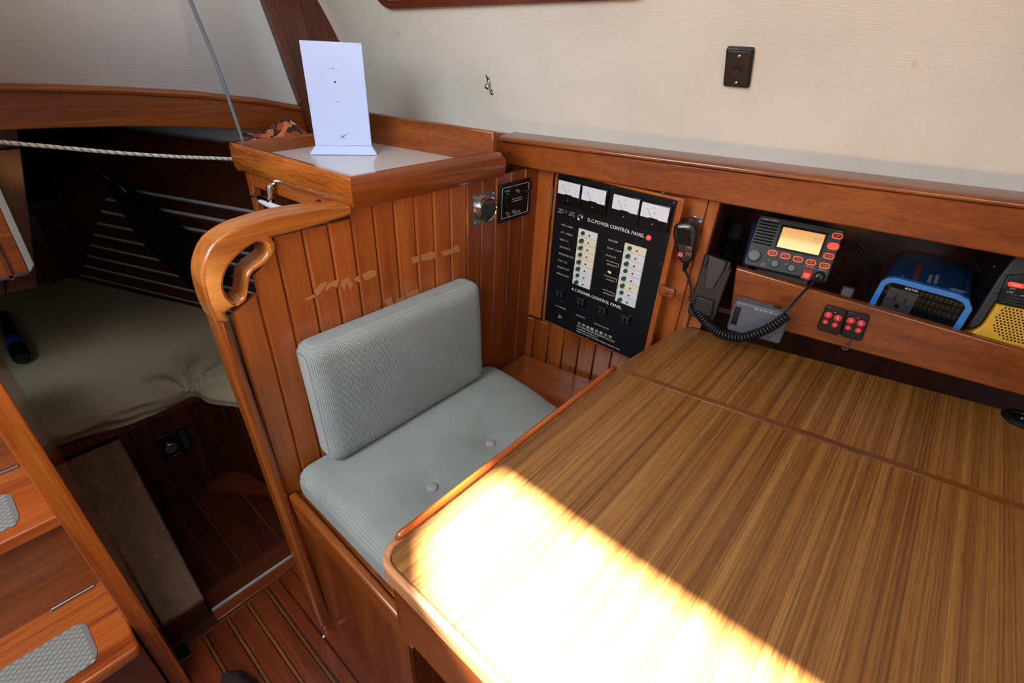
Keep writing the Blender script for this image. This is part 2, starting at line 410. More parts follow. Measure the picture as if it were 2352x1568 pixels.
# ---- bulkhead behind the seat
YB = .781
bk = struct('wall_bulkhead', box(.328, 1.0, YB + .006, YB + .030, 0, 1.06), W['deepz'])
ob('backing', box(.235, .328, YB + .006, YB + .030, 0, .94), W['boardz'], bk)
REDP = wood('plank_red', '#652a10', '#7d3917', '#8f461d', 'z', var=.10, streak=.2)   # darker red planks towards the corner
seams = [.232, .279, .325, .374, .422, .468, .516, .563, .613, .662, .710, .759, .806, .854, .905, .958, 1.02]
for i, (a, b) in enumerate(zip(seams, seams[1:])):
    c = .0035
    zt = 1.066 if a < .46 else 1.085
    tz = lambda x: zt if i > 1 else (.960 + max(0, x - .24) * .55 if i == 0 else 1.012 + (x - .279) * .65)
    g = .0009
    prof = [(a + g, YB + .006), (a + g, YB + c), (a + g + c, YB), (b - g - c, YB), (b - g, YB + c), (b - g, YB + .006)]
    bm = hexa(B(), [(x, y, .003) for x, y in prof], [(x, y, tz(x)) for x, y in prof])
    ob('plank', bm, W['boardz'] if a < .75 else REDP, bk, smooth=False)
# scraped tape residue on the planks (flat marks with their own outline)
TAPE = plain('tape_residue', '#ab7044', .75)
def mark(pxs, name='tape_mark'):
    pts = [PY(x, y, YB - .0004) for x, y in pxs]
    ob(name, hexa(B(), [(p.x, YB - .0006, p.z) for p in pts], [(p.x, YB + .0004, p.z) for p in pts]), TAPE, bk, smooth=False)
mark([(722, 672), (735, 652), (752, 646), (748, 660), (735, 674), (728, 680)])
mark([(742, 664), (756, 650), (778, 641), (774, 660), (760, 656), (752, 668)])
mark([(700, 686), (722, 676), (726, 682), (704, 690)])
mark([(786, 644), (800, 636), (812, 652), (806, 666), (796, 650), (790, 668), (784, 655)])
mark([(812, 640), (826, 632), (830, 650), (820, 646)])
mark([(832, 630), (846, 622), (862, 620), (866, 632), (850, 640), (838, 644)])
mark([(944, 592), (962, 586), (964, 600), (948, 606)])
mark([(966, 586), (990, 578), (1002, 580), (1000, 592), (970, 600)])
mark([(1012, 578), (1040, 570), (1054, 562), (1056, 576), (1020, 588)])
mark([(884, 690), (898, 682), (904, 698), (892, 706)])
mark([(908, 690), (930, 680), (932, 692), (914, 700)])
mark([(932, 676), (960, 662), (964, 676), (938, 690)])
# varnished end moulding with the hand hold, post down to the sole
def Bz(x, y): p = PY(450 + x / 5.2275, 440 + y / 5.2275, .772); return (p.x, p.z)
outer = [Bz(*q) for q in [(1870, 165), (1500, 190), (1250, 225), (1000, 270), (840, 310), (680, 360), (530, 410), (400, 470), (290, 540), (200, 620), (140, 705), (100, 800), (70, 900), (60, 1000), (68, 1100), (90, 1200), (120, 1310), (150, 1400), (230, 1568),
        (420, 1568), (350, 1450), (400, 1420), (490, 1370), (560, 1320), (605, 1280), (625, 1220), (635, 1130), (650, 1030), (690, 960), (760, 915), (840, 865), (920, 780), (955, 700), (955, 620), (900, 548), (1250, 460), (1560, 370), (1870, 275)]]
hole = [Bz(*q) for q in [(720, 608), (660, 640), (600, 680), (540, 730), (480, 785), (430, 840), (390, 900), (360, 960), (340, 1020), (328, 1120), (345, 1190), (370, 1250), (430, 1310), (490, 1325), (550, 1275), (568, 1210), (578, 1130), (585, 1040), (610, 960), (680, 890), (770, 830), (830, 770), (855, 705), (835, 645), (785, 606)]]
def xz(bm, y):  # local (x,y,z) -> world (x, y0 + z, y)
    for v in bm.verts: v.co = Vector((v.co.x, y + v.co.z, v.co.y))
    return bm
gr = struct('trim_2', xz(holed(outer, hole, 0, .046), .769), wood('rail', '#8a4818', '#a65e24', '#ba7434', 'x', var=.02, rough=.22, coat=.6, streak=.2), 'rounded varnished end moulding with a hand hold', bevel=.0135, seg=4, ang=1.0)
postL = [(487, 720), (545, 892), (590, 1016), (640, 1160), (690, 1304), (737, 1441)]
postR = [(768, 1441), (720, 1300), (672, 1160), (622, 1016), (578, 890), (524, 735)]
pp = [PY(x, y, .772) for x, y in postL + postR]
ob('post', xz(prism([(p.x, max(.001, p.z)) for p in pp], 0, .044), .770), W['trimz'], gr, bevel=.014, seg=4, ang=1.0)

# ---- wooden face of the hull side behind seat and table (below the shelf fiddle)
def hbox(u0, u1, o0, o1, z0, z1):
    return hexa(B(), [HP(u0, o0, z0), HP(u1, o0, z0), HP(u1, o1, z0), HP(u0, o1, z0)], [HP(u0, o0, z1), HP(u1, o0, z1), HP(u1, o1, z1), HP(u0, o1, z1)])
wh = struct('wall_hull', hbox(.56, .135, .0125, .03, .0, 1.09), W['deepz'])
def hu(x, y, off=0): return HU(PH(x, y, off))[0]
uPL, uPR = hu(1266, 560), hu(1524, 610)      # panel sides
zPT, zPB = 1.078, .656
ob('stile', hbox(uPL + .012, .52, 0, .012, .66, 1.10), W['boardz'], wh, bevel=.001)
ob('stile', hbox(uPR - .066, uPR + .03, -.020, .012, .66, 1.10), W['boardz'], wh, bevel=.0015)
ob('stile', hbox(uPR - .0905, uPR - .067, -.020, .012, .66, 1.10), W['boardz'], wh, bevel=.003)
ui = .47
k = 0
while ui > .05:
    ob('plank', hbox(ui - .001, ui - .048, 0, .012, .50, .652), W['trimz'], wh, bevel=.002, seg=1); ui -= .0495
ob('plank', hbox(.52, .471, 0, .012, .50, .652), W['trimz'], wh, bevel=.002, seg=1)
# ---- shelf recess behind the fiddles (open, dark)
UL, UR = uPR - .0905, -.95
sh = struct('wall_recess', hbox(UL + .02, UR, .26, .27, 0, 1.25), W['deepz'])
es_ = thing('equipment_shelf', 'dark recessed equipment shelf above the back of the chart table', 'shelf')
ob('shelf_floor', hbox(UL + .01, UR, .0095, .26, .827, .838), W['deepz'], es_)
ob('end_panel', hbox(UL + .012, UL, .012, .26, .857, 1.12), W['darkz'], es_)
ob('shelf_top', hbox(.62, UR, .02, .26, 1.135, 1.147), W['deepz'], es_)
# lower fiddle of the shelf
def quadboard(tl, tr, br, bl, o0, o1):
    f = lambda q, o: PH(q[0], q[1], o)
    a = [PH(*q, o0) for q in (tl, tr, br, bl)]
    b = [p + HN * (o1 - o0) for p in a]
    return hexa(B(), a, b)
lf = struct('trim_3', quadboard((1690, 614), (3000, 994), (3000, 1085), (1676, 727), -.012, .008), W['trimy'], bevel=.004, seg=3)
ob('leg_block', hbox(UL, UL - .03, -.006, .008, .776, .86), W['boardz'], lf, bevel=.001)
# upper fiddle with rounded cap
uf = struct('trim_4', B(), W['trimy'])
def sweepH(sections, bm=None):
    bm = bm or B(); rings = [[bm.verts.new(p) for p in s] for s in sections]; n = len(rings[0])
    for a, b in zip(rings, rings[1:]):
        for i in range(n): bm.faces.new((a[i], a[(i + 1) % n], b[(i + 1) % n], b[i]))
    bm.faces.new(rings[0][::-1]); bm.faces.new(rings[-1]); return bm
def ztop(u): return 1.147 + (.57 - u) * .026
uE = hu(1148, 340, -.05)
secs = []
for i in range(13):
    u = uE + (-.95 - uE) * i / 12; zt = ztop(u) - .009
    secs.append([HP(u, o, z) for o, z in ((-.050, 1.089), (-.050, zt), (.004, zt), (.004, 1.089))])
ob('board', sweepH(secs), W['trimy'], uf, bevel=.003)
secs = []
for i in range(13):
    u = uE + (-.95 - uE) * i / 12; zt = ztop(u) - .0085
    pr = [(-.056, zt + .001), (-.0565, zt + .007), (-.052, zt + .0115), (-.040, zt + .0135), (.03, zt + .0145), (.03, zt)]
    secs.append([HP(u, o, z) for o, z in pr])
ob('cap', sweepH(secs), W['trimy'], uf, bevel=.0015)
secs = []
for i in range(8):     # thinner continuation over the tray
    u = 1.12 + (uE - 1.12) * i / 7; zt = ztop(u) + .001
    secs.append([HP(u, o, z) for o, z in ((.006, 1.06), (.002, zt - .006), (.006, zt), (.03, zt + .001), (.03, 1.06))])
ob('back_board', sweepH(secs), W['trimy'], uf, bevel=.002)

# ---- vinyl covered side wall, leaning in towards the deck
prof = []
z, o = 1.132, .024
while z < 1.95:
    lean = 12 + max(0, min(1, (z - 1.15) / .28)) * 22
    prof.append((z, o)); z += .03; o -= .03 * math.tan(math.radians(lean))
def woff(z):
    for (a, oa), (b, ob_) in zip(prof, prof[1:]):
        if a <= z <= b: return oa + (ob_ - oa) * (z - a) / (b - a)
    return prof[-1][1]
def PW(x, y):
    r = ray(x, y); lo, hi = .4, 3.
    f = lambda t: (lambda P: HU(P)[1] - woff(P.z))(CAM + r * t)
    for _ in range(50):
        mid = (lo + hi) / 2
        if f(mid) < 0: lo = mid
        else: hi = mid
    return CAM + r * lo
bm = B(); NU = 28; grid = []
for (z, o) in prof:
    grid.append([bm.verts.new(HP(1.16 - 2.2 * i / NU, o + (.0015 * noise.noise(Vector((i * .4, z * 6, 0)))), z)) for i in range(NU + 1)])
for a, b in zip(grid, grid[1:]):
    for i in range(NU): bm.faces.new((a[i], a[i + 1], b[i + 1], b[i]))
ws = struct('wall_side', bm, VINYL, sub=1, ang=3)
ws.modifiers.new('t', 'SOLIDIFY').thickness = -.01
def wallframe(x, y, lift=0.):
    P = PW(x, y); z = P.z; dz = .01
    v = (HN * (woff(z + dz) - woff(z - dz)) + ZZ * 2 * dz).normalized()
    fr = Fr(P, -HD, v); fr.O = P + fr.n * lift; fr.m.translation = fr.O; return fr
struct('wall_corner', box(.66, 1.02, 1.385, 1.40, .95, 1.96), W['darkz'])
# ---- dark post where side wall and aft panel meet
Lp = [(548, -150), (603, 0), (640, 100), (668, 180), (690, 240), (712, 312)]
Rp = [(628, -150), (685, 0), (708, 90), (722, 150), (734, 200), (752, 290)]
secs = []
for l, r in zip(Lp, Rp):
    a, b = PY(*l, 1.35), PY(*r, 1.35); nrm = (-HN + ZZ * -.3).normalized()
    yy = Vector((0, 1, 0)); secs.append([a + yy * .02, a - yy * .010, a.lerp(b, .24) - yy * .010, a.lerp(b, .28) - yy * .004, b - yy * .004, b + yy * .02])
struct('trim_5', sweepH(secs), W['darkz'], bevel=.002)
# ---- aft panel (white) above its curved rail
YA = 1.36
tp = [(-260, 188), (-120, 189), (0, 191), (150, 194), (300, 200), (450, 209), (600, 226), (690, 242), (740, 254)]
bt = [(-260, 312), (-120, 306), (0, 300), (130, 294), (300, 290), (450, 292), (600, 300), (690, 310), (740, 318)]
top = [PY(x, y, YA) for x, y in tp]; bot = [PY(x, y, YA) for x, y in bt]
secs = []
for a, b in zip(top, bot):
    secs.append([Vector((b.x, YA, b.z)), Vector((a.x, YA, a.z - .013)), Vector((a.x, YA + .025, a.z - .013)), Vector((b.x, YA + .025, b.z))])
rl = struct('trim_6', sweepH(secs), W['trimx'], bevel=.002)
secs = []
for a in top:
    q = [(-.006, -.014), (-.008, -.008), (-.006, -.003), (0, 0), (.03, .0), (.03, -.014)]
    secs.append([Vector((a.x, YA + y, a.z + z)) for y, z in q])
ob('cap', sweepH(secs), W['trimx'], rl, bevel=.001)
bm = B(); lo = [bm.verts.new((min(a.x, .722), YA + .014, a.z - .01)) for a in top]; hi = [bm.verts.new((min(a.x + .05, .56), YA + .012, 1.95)) for a in top]
for i in range(len(lo) - 1): bm.faces.new((lo[i], lo[i + 1], hi[i + 1], hi[i]))
wa = struct('wall_aft', bm, VINYLG); wa.modifiers.new('t', 'SOLIDIFY').thickness = .008
# ---- window surround in the side wall (only its lower edge shows)
fr = wallframe(1050, 6)
wpx = [(846, -40), (852, -12), (864, 4), (884, 14), (910, 16), (1000, 12), (1130, 6), (1300, -1), (1500, -10), (1500, -60), (846, -60)]
pl = [fr.px(x, y) for x, y in wpx]
e0 = Vector((pl[4].x, pl[4].y)); e1 = (Vector((pl[7].x, pl[7].y)) - e0).normalized(); e2n = Vector((-e1.y, e1.x))
ring = lambda ins: [tuple(e0 + e1 * x + e2n * y) for x, y in rrect(-.040 + ins, .62 - ins, ins, .18 - ins, .034 - ins * .6, 6)]
wn = struct('window_1', holed(ring(0), ring(.022), -.004, .012), W['darkx'], bevel=.003, m=fr.m)
pane = ob('pane', prism(ring(.020), -.002, .002), plain('tinted_pane', '#8d98a0', .08), wn)
# ---- ceiling with the hatch the sun comes through and the companionway
ZC = 1.96
patch = [(.408, .355), (.34, .368), (.255, .348), (.215, .295), (.196, .25), (.184, .20), (.180, .13), (.180, 0), (.18, -.34), (.42, -.34), (.412, -.1), (.408, .2)]
kk = (ZC - TZ) / SUND.z      # the hatch is where these rays cross the deckhead
hatch = [(x + SUND.x * kk, y + SUND.y * kk) for x, y in patch]
cl = struct('ceiling', holed([(-1.2, -2.2), (1.3, -2.2), (1.3, 1.40), (-1.2, 1.40)], hatch, ZC, ZC + .02), plain('ceiling_white', '#d8d5cc', .6))
# ---- aft cabin: deckhead, stern wall, berth side with slats
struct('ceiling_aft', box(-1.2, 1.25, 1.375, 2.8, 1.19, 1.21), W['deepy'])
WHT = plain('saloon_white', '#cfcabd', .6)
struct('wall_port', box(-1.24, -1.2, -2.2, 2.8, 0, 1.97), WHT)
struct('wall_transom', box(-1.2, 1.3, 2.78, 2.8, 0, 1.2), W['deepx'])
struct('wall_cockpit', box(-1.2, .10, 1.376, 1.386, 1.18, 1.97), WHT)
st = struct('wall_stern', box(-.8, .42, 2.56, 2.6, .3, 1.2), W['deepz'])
for i in range(13):
    x = -.42 + i * .062
    ob('plank', box(x + .001, x + .060, 2.548, 2.56, .87, 1.19), W['darkz'], st, bevel=.002, seg=1)
    ob('plank', box(x + .001, x + .060, 2.548, 2.56, .36, .70), W['darkz'], st, bevel=.002, seg=1)
ob('shelf', box(-.8, .38, 2.40, 2.56, .76, .78), W['deepx'], st)
DS = Vector((-.383, .924, 0)).normalized(); NS = Vector((DS.y, -DS.x, 0)); PS = Vector((.227, 2.472, .45))
def PS_(x, y, off=0.): return PP(x, y, PS + NS * off, NS)
def sbox(s0, s1, o0, o1, z0, z1):
    f = lambda s, o, z: Vector((PS.x, PS.y, 0)) + DS * s + NS * o + ZZ * z
    return hexa(B(), [f(s0, o0, z0), f(s1, o0, z0), f(s1, o1, z0), f(s0, o1, z0)], [f(s0, o0, z1), f(s1, o0, z1), f(s1, o1, z1), f(s0, o1, z1)])
bnd = []
for q in ((150, 690), (175, 640), (200, 560), (225, 480), (255, 405), (275, 330), (290, 280)):
    P = PS_(*q); bnd.append((P.z, (P - PS).dot(DS)))
bnd.sort()
def sb_(z):
    for (a, sa), (b, sb2) in zip(bnd, bnd[1:]):
        if a <= z <= b: return sa + (sb2 - sa) * (z - a) / (b - a)
    return bnd[0][1] if z < bnd[0][0] else bnd[-1][1]
def slbox(s1, o0, o1, z0, z1):      # slat whose aft end follows the hull frame
    f = lambda s, o, z: Vector((PS.x, PS.y, 0)) + DS * s + NS * o + ZZ * z
    return hexa(B(), [f(sb_(z0), o0, z0), f(s1, o0, z0), f(s1, o1, z0), f(sb_(z0), o1, z0)], [f(sb_(z1), o0, z1), f(s1, o0, z1), f(s1, o1, z1), f(sb_(z1), o1, z1)])
wb = struct('wall_berth', sbox(.12, -1.08, .014, .03, .3, 1.15), HULLG)
for k_ in range(6):
    z0, z1 = .36 + k_ * .132, .36 + (k_ + 1) * .132
    f = lambda s, o, z: Vector((PS.x, PS.y, 0)) + DS * s + NS * o + ZZ * z
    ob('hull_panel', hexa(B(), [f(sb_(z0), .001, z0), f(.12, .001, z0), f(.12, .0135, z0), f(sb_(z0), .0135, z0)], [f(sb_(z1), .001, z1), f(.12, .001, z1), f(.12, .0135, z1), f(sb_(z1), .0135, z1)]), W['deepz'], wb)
gl = [((1430, 675), (2195, 785)), ((1330, 765), (2195, 890)), ((1560, 900), (2050, 975)), ((1030, 935), (1930, 1060)), ((950, 1025), (1280, 1075)), ((880, 1120), (1420, 1200)), ((800, 1215), (1640, 1340)), ((730, 1310), (1830, 1480)), ((660, 1400), (1290, 1495))]
gz = []
for a, b in gl:
    za = [PS_(q[0] / 3.92, 280 + q[1] / 3.92).z for q in (a, b)]
    gz.append(sum(za) / 2)
gz = sorted(gz)
pit = (gz[-1] - gz[0]) / (len(gz) - 1)
for i in range(len(gz) - 1):
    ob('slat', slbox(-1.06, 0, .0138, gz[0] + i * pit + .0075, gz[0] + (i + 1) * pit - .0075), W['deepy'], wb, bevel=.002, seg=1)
ob('slat', slbox(-1.06, 0, .0138, gz[-1] + .006, gz[-1] + .14), W['deepy'], wb, bevel=.002, seg=1)
ob('slat', slbox(-1.06, 0, .0138, gz[0] - .08, gz[0] - .006), W['deepy'], wb, bevel=.002, seg=1)
ob('rail', slbox(-1.06, -.02, .0138, gz[-1] + .145, gz[-1] + .20), W['darky'], wb, bevel=.003)
# partition to the right of the companion ladder
struct('wall_partition', box(-.079, -.047, .907, 1.30, 0, 1.9), W['treadz'], bevel=.002)
# cockpit well: planked box hanging over the berth
cw = struct('wall_well', B(), W['darkz'])
a, b = PY(88, 660, 1.5), PY(65, 380, 1.5)
ob('body', hexa(B(), [(-.8, 1.52, a.z + .01), (a.x - .004, 1.52, a.z + .01), (a.x - .004, 2.5, a.z + .01), (-.8, 2.5, a.z + .01)], [(-.8, 1.52, 1.19), (.165, 1.52, 1.19), (.165, 2.5, 1.19), (-.8, 2.5, 1.19)]), W['deepz'], cw)
sl_ = (.165 - a.x) / (1.19 - a.z)
for i in range(9):
    x = a.x - i * .055
    ob('plank', hexa(B(), [(x - .054, 1.505, a.z), (x, 1.505, a.z), (x, 1.52, a.z), (x - .054, 1.52, a.z)], [(x - .054 + sl_ * .3, 1.505, a.z + .3), (x + sl_ * .3, 1.505, a.z + .3), (x + sl_ * .3, 1.52, a.z + .3), (x - .054 + sl_ * .3, 1.52, a.z + .3)]), W['darkz'], cw, bevel=.002, seg=1)
# ================================================================== FURNITURE
# ---- bench
bn = thing('bench_seat', 'varnished wooden bench box with raised front rim beside the chart table', 'bench', loc=(.25, .6, 0))
def L(o):   # build in world coords under a root that is only translated
    return Matrix.Translation(-o.location)
def wob(name, bm, mat, root, **k):
    bmesh.ops.transform(bm, matrix=root.matrix_basis.inverted(), verts=bm.verts[:])
    return ob(name, bm, mat, root, **k)
wob('front_panel', box(.250, .262, .415, .776, .001, .47), wood('veneer', '#602609', '#7c3612', '#92491e', 'z', var=.05, sc=.5, rough=.3), bn, bevel=.002)
wob('side_panel', box(.262, .98, .415, .43, .001, .50), W['darkz'], bn)
rim = [(.377, .462), (.70, .462), (.742, .470), (.765, .490), (.776, .512), (.776, .534), (.377, .522)]
bm = hexa(B(), [(.236, y, z) for y, z in rim], [(.254, y, z) for y, z in rim])
wob('rim_board', bm, W['trimy'], bn, bevel=.006, seg=3)
wob('seat_board', prism([(.256, .30), (1.08, .30), (1.000, .776), (.256, .776)], .50, .518), W['trimx'], bn, bevel=.001)
wob('corner_ledge', hexa(B(), [(.845, .30, .518), (1.08, .30, .518), (1.08, .30, .522), (.845, .30, .522)], [(.845, .776, .518), (1.000, .776, .518), (1.000, .776, .524), (.845, .776, .524)]), W['trimy'], bn)
# ---- seat cushion with two buttons
b1, b2 = PZ(993, 1122, .592), PZ(1127, 1021, .592)
CX, CY = .5415, .547
def seatfn(p):
    q = p.copy()
    if p.z > 0:
        for b in (b1, b2):
            d = math.hypot((p.x + CX - b.x) / 1., (p.y + CY - b.y) / 1.2)
            q.z -= .018 * math.exp(-(d / .045) ** 1.2)
        d = abs(p.y + CY - b1.y)
        q.z -= .004 * math.exp(-(d / .03) ** 2)
        q.z += .012 * (1 - (p.x / .29) ** 2) * (1 - (p.y / .24) ** 2)
        q.z -= .02 * max(0, (p.x - .16) / .12) ** 2
    q.x += .012 * math.sin(p.y * 9) * (1 if p.x > .2 else 0)
    return q
sc_ = thing('seat_cushion', 'grey-blue woven seat cushion with two tufted buttons on the bench', 'cushion', loc=(CX, CY, .562))
ob('cover', rbox(.575, .445, .082, .032, 64, 52, 8, seatfn), FABS, sc_, ang=3)
for b in (b1, b2):
    o = ob('button', lathe([(.0002, .0035), (.007, .003), (.0110, .0012), (.0120, -.002), (.009, -.006)], 20), plain('button_grey', '#8e8d89', .85), sc_, ang=2)
    o.location = (b.x - CX, b.y - CY, .0345)
# ---- back cushion leaning on the bulkhead
Fc = Fr((.532, .700, .607), (1, 0, 0), (0, .07, 1))
cu = thing('back_cushion', 'grey-blue woven rectangular back cushion leaning against the planked bulkhead', 'cushion', m=Fc.m)
def backfn(p):
    q = p.copy(); q.z += .010 * (1 - (p.x / .23) ** 2) * (1 - (p.y / .14) ** 2) * (1 if p.z > 0 else .3)
    return q
bm = rbox(.436, .270, .072, .026, 40, 28, 8, backfn)
for v in bm.verts: v.co.y += .134; v.co.z -= .036
ob('cover', bm, FABB, cu, ang=3)
seam = [(x, y + .134, -.0085) for x, y in rrect(-.2085, .2085, -.1255, .1255, .018, 4)]
ob('seam', tube(seam, .0011, 5, closed=True), plain('seam_blue', '#4a5a62', .9), cu)

# ---- chart table
tb = thing('chart_table', 'chart table with striped teak laminate top and solid wood edging', 'table', loc=(.65, 0, 0))
XF, YL, XBK = .193, .3775, 1.22
rt = .034
def cor(ins):
    r = rt - ins; return [(XF + rt - r * math.sin(a), YL - rt + r * math.cos(a)) for a in [math.radians(90 * i / 8) for i in range(9)]]
g1, g2 = PZ(1411, 845, TZ), PZ(2352, 1166, TZ)
gd = (g2 - g1).normalized(); gn = Vector((-gd.y, gd.x, 0));
if gn.x < 0: gn = -gn
def gx(y): t = (y - g1.y) / gd.y; return g1.x + gd.x * t
YR = -.62
lid = [(XF + rt, YL - .012), ] + [p for p in cor(.011)] + [(XF + .011, YR), (gx(YR) - .0088, YR), (gx(YL - .012) - .0088, YL - .012)]
wob('lid', prism(lid[1:], TZ - .024, TZ), LAM, tb, bevel=.0006, seg=1)
strip = [(gx(YL) - .008, YL), (gx(YR) - .008, YR), (gx(YR) + .0085, YR), (gx(YL) + .0085, YL)]
wob('hinge_strip', prism(strip, TZ - .02, TZ + .0008), INLAY, tb, bevel=.001)
rear = [(gx(YL) + .0072, YL - .002), (gx(YR) + .0072, YR), (XBK + .1, YR), (XBK - .06, YL - .038)]
q = PZ(1580, 745, TZ)
rear = [(gx(YL) + .0094, YL - .002), (gx(YR) + .0094, YR), (1.32, YR), (1.085, q.y + .004)]
wob('rear_panel', prism(rear, TZ - .024, TZ - .0004), LAM, tb, bevel=.0006, seg=1)
nose = [(gx(YL), YL)] + cor(0) + [(XF, YR), (XF + .0105, YR)] + cor(.0105)[::-1] + [(gx(YL), YL - .0115)]
NOSE = wood('worn_edge', '#8a4a26', '#b8784a', '#d0966a', 'y', var=.03, rough=.4, coat=.1)
wob('edge_nosing', prism(nose, TZ - .030, TZ + .0006), NOSE, tb, bevel=.003, seg=2)
bead = [Vector((XF + .042 + i * (gx(YL) - XF - .046) / 20, YL - .004, TZ + .004)) for i in range(21)]
bead = [bead[0] + Vector((-.006, 0, -.004))] + bead + [bead[-1] + Vector((.002, 0, -.003))]
wob('fiddle_bead', tube(bead, [.003] + [.0058] * 21 + [.003], 12), W['treadx'], tb, ang=2)
ap = [(XF + .006, YL - .04)] + [(XF + .006, YR), (XF + .022, YR), (XF + .022, YL - .03), (XF + .03, YL - .012), (XF + .02, YL - .014), (XF + .010, YL - .024)]
wob('apron', prism(ap, TZ - .155, TZ - .033), W['trimy'], tb, bevel=.003)
wob('side_apron', box(XF + .03, gx(YL), YL - .028, YL - .012, TZ - .155, TZ - .031), W['darkx'], tb)
wob('under_tray', box(XF + .03, 1.05, YR, YL - .03, TZ - .155, TZ - .145), W['deepx'], tb)
wob('pedestal', box(.42, 1.05, -.45, -.40, .001, TZ - .155), W['deepz'], tb)

# ---- tray on the locker behind the bulkhead
TRZ = 1.113
tr = thing('fiddled_tray', 'wooden fiddled tray with white laminate top beside the bulkhead', 'tray', loc=(.65, .95, 1.08))
A = Vector((.469, .769, 0)); Bc = Vector((.437, 1.172, 0)); LD = (Bc - A).normalized(); LN = Vector((LD.y, -LD.x, 0))
def rail_sec(P, nrm, zb, zt, t, flare):
    # outward flared, rounded board section; nrm points inwards
    q = [(flare + .010, zb), (flare * .3, zb + .010), (-.001, zb + .03), (0, zt - .006), (.004, zt), (t - .004, zt), (t, zt - .003), (t, zb)]
    return [Vector((P.x, P.y, 0)) + nrm * a + ZZ * b for a, b in q]
E1 = Vector((.872, .769, 0))
mit = (LN + Vector((0, 1, 0)))
wob('front_board', sweepH([rail_sec(A, Vector((1, 1, 0)), 1.078, 1.141, .016, .006), rail_sec(Vector((.836, .769, 0)), Vector((0, 1, 0)), 1.078, 1.141, .016, .006), rail_sec(Vector((.858, .770, 0)), Vector((0, 1, 0)), 1.078, 1.137, .014, .006), rail_sec(E1, Vector((0, 1, 0)), 1.079, 1.124, .010, .008)]), W['trimx'], tr, ang=.9)
wob('side_board', sweepH([rail_sec(A, Vector((1, 1, 0)), 1.078, 1.141, .016, .006), rail_sec(Bc, LN, 1.078, 1.141, .016, .006)]), wood('trim_l', '#7e3c12', '#ad5e20', '#c2752e', 'y', var=.04, rough=.22, coat=.6), tr, ang=.9)
far = Vector((.768, 1.196, 0))
d = (far - Bc).normalized(); nn = Vector((d.y, -d.x, 0))
wob('far_board', sweepH([rail_sec(Bc, nn, 1.085, 1.141, .015, .002), rail_sec(far, nn, 1.085, 1.141, .015, .002)]), W['trimx'], tr, ang=.9)
kb0, kb1 = Vector((.838, .779, 0)), Vector((.757, 1.19, 0)); kd = (kb1 - kb0).normalized(); kn = Vector((kd.y, -kd.x, 0))
bkc = [kb0, kb1, kb1 + kn * .016, kb0 + kn * .016]
wob('back_board', hexa(B(), [Vector((p.x, p.y, 1.10)) for p in bkc], [Vector((p.x, p.y, 1.1815)) for p in bkc]), W['trimy'], tr, bevel=.003)
surf = [A + Vector((.01, .01, 0)), Vector((.84, .779, 0)), Vector((.762, 1.19, 0)), Bc + LN * .01]
wob('laminate_top', hexa(B(), [Vector((p.x, p.y, TRZ - .008)) for p in surf], [Vector((p.x, p.y, TRZ)) for p in surf]), WLAM, tr)
# ---- locker under the tray (open side towards the passage)
lk = thing('open_locker', 'open wooden locker under the tray facing the dark aft berth', 'cabinet', loc=(.65, .97, 0))
A2, B2 = A + LN * .016 + LD * .035, Bc + LN * .014 - LD * .012
def lbox(P, Q, t0, t1, z0, z1):
    c = [P + LN * t0, Q + LN * t0, Q + LN * t1, P + LN * t1]
    return hexa(B(), [Vector((p.x, p.y, z0)) for p in c], [Vector((p.x, p.y, z1)) for p in c])
wob('top_rail', lbox(A2, B2 - LD * .02, 0, .014, 1.053, 1.086), W['boardy'], lk, bevel=.001)
wob('stile', lbox(B2 - LD * .020, B2, 0, .016, .60, 1.086), W['boardz'], lk, bevel=.0015)
wob('inner_back', box(.80, .812, .815, 1.20, .0, 1.086), W['darkz'], lk)
wob('far_side', hexa(B(), [(B2.x + .012, B2.y - .008, 0), (.80, 1.19, 0), (.80, 1.205, 0), (B2.x + .012, B2.y, 0)], [(B2.x + .012, B2.y - .008, 1.086), (.80, 1.19, 1.086), (.80, 1.205, 1.086), (B2.x + .012, B2.y, 1.086)]), W['trimz'], lk)
wob('shelf', box(.49, .80, .815, 1.18, .80, .815), W['darkx'], lk)
wob('lower_door', lbox(A2 + LD * .01, B2 - LD * .02, 0, .014, .12, .62), W['darkz'], lk)

# ---- companion ladder
ld = thing('companion_ladder', 'varnished wooden companion ladder with grey non-slip pads on its treads', 'ladder', loc=(-.4, .95, 0))
XR = -.0795
for i, (z, y0) in enumerate(((.30, .85), (.535, 1.04), (.77, 1.23))):
    def padpoly():
        return rrect(-.66, -.136, y0 + .028, y0 + .138, .022, 5)
    t = wob('tread', prism([(-.75, y0), (XR - .006, y0), (XR, y0 + .008), (XR, y0 + .226), (-.75, y0 + .226)], z - .028, z), W['treadx'], ld, bevel=.006, seg=3)
    pd = wob('pad', prism(padpoly(), z - .001, z + .0022), PADG, ld, smooth=False)
    pd.parent = t
    if i < 2:
        bm = B(); dx, dy = .0145, .0072
        for a in range(40):
            for b in range(18):
                cx = -.655 + a * dx + (dx / 2 if b % 2 else 0); cy = y0 + .031 + b * (dy * .83)
                if cx > -.146 or cy > y0 + .133 or cx < -.42: continue
                v = [(cx - dx * .44, cy), (cx, cy - dy * .62), (cx + dx * .44, cy), (cx, cy + dy * .62)]
                prism(v, z + .0021, z + .0031, bm)
        dm = wob('pad_pattern', bm, PADL, ld, smooth=False); dm.parent = t; dm['kind'] = 'stuff'
    wob('riser', box(-.75, XR, y0 + .022, y0 + .036, 0.001 if i == 0 else z - .2345, z - .028), W['darkx'] if i == 0 else W['soley'] if 0 else W['trimx'], ld)
wob('back_panel', box(-.75, XR, 1.32, 1.34, .001, .77), W['deepx'], ld)
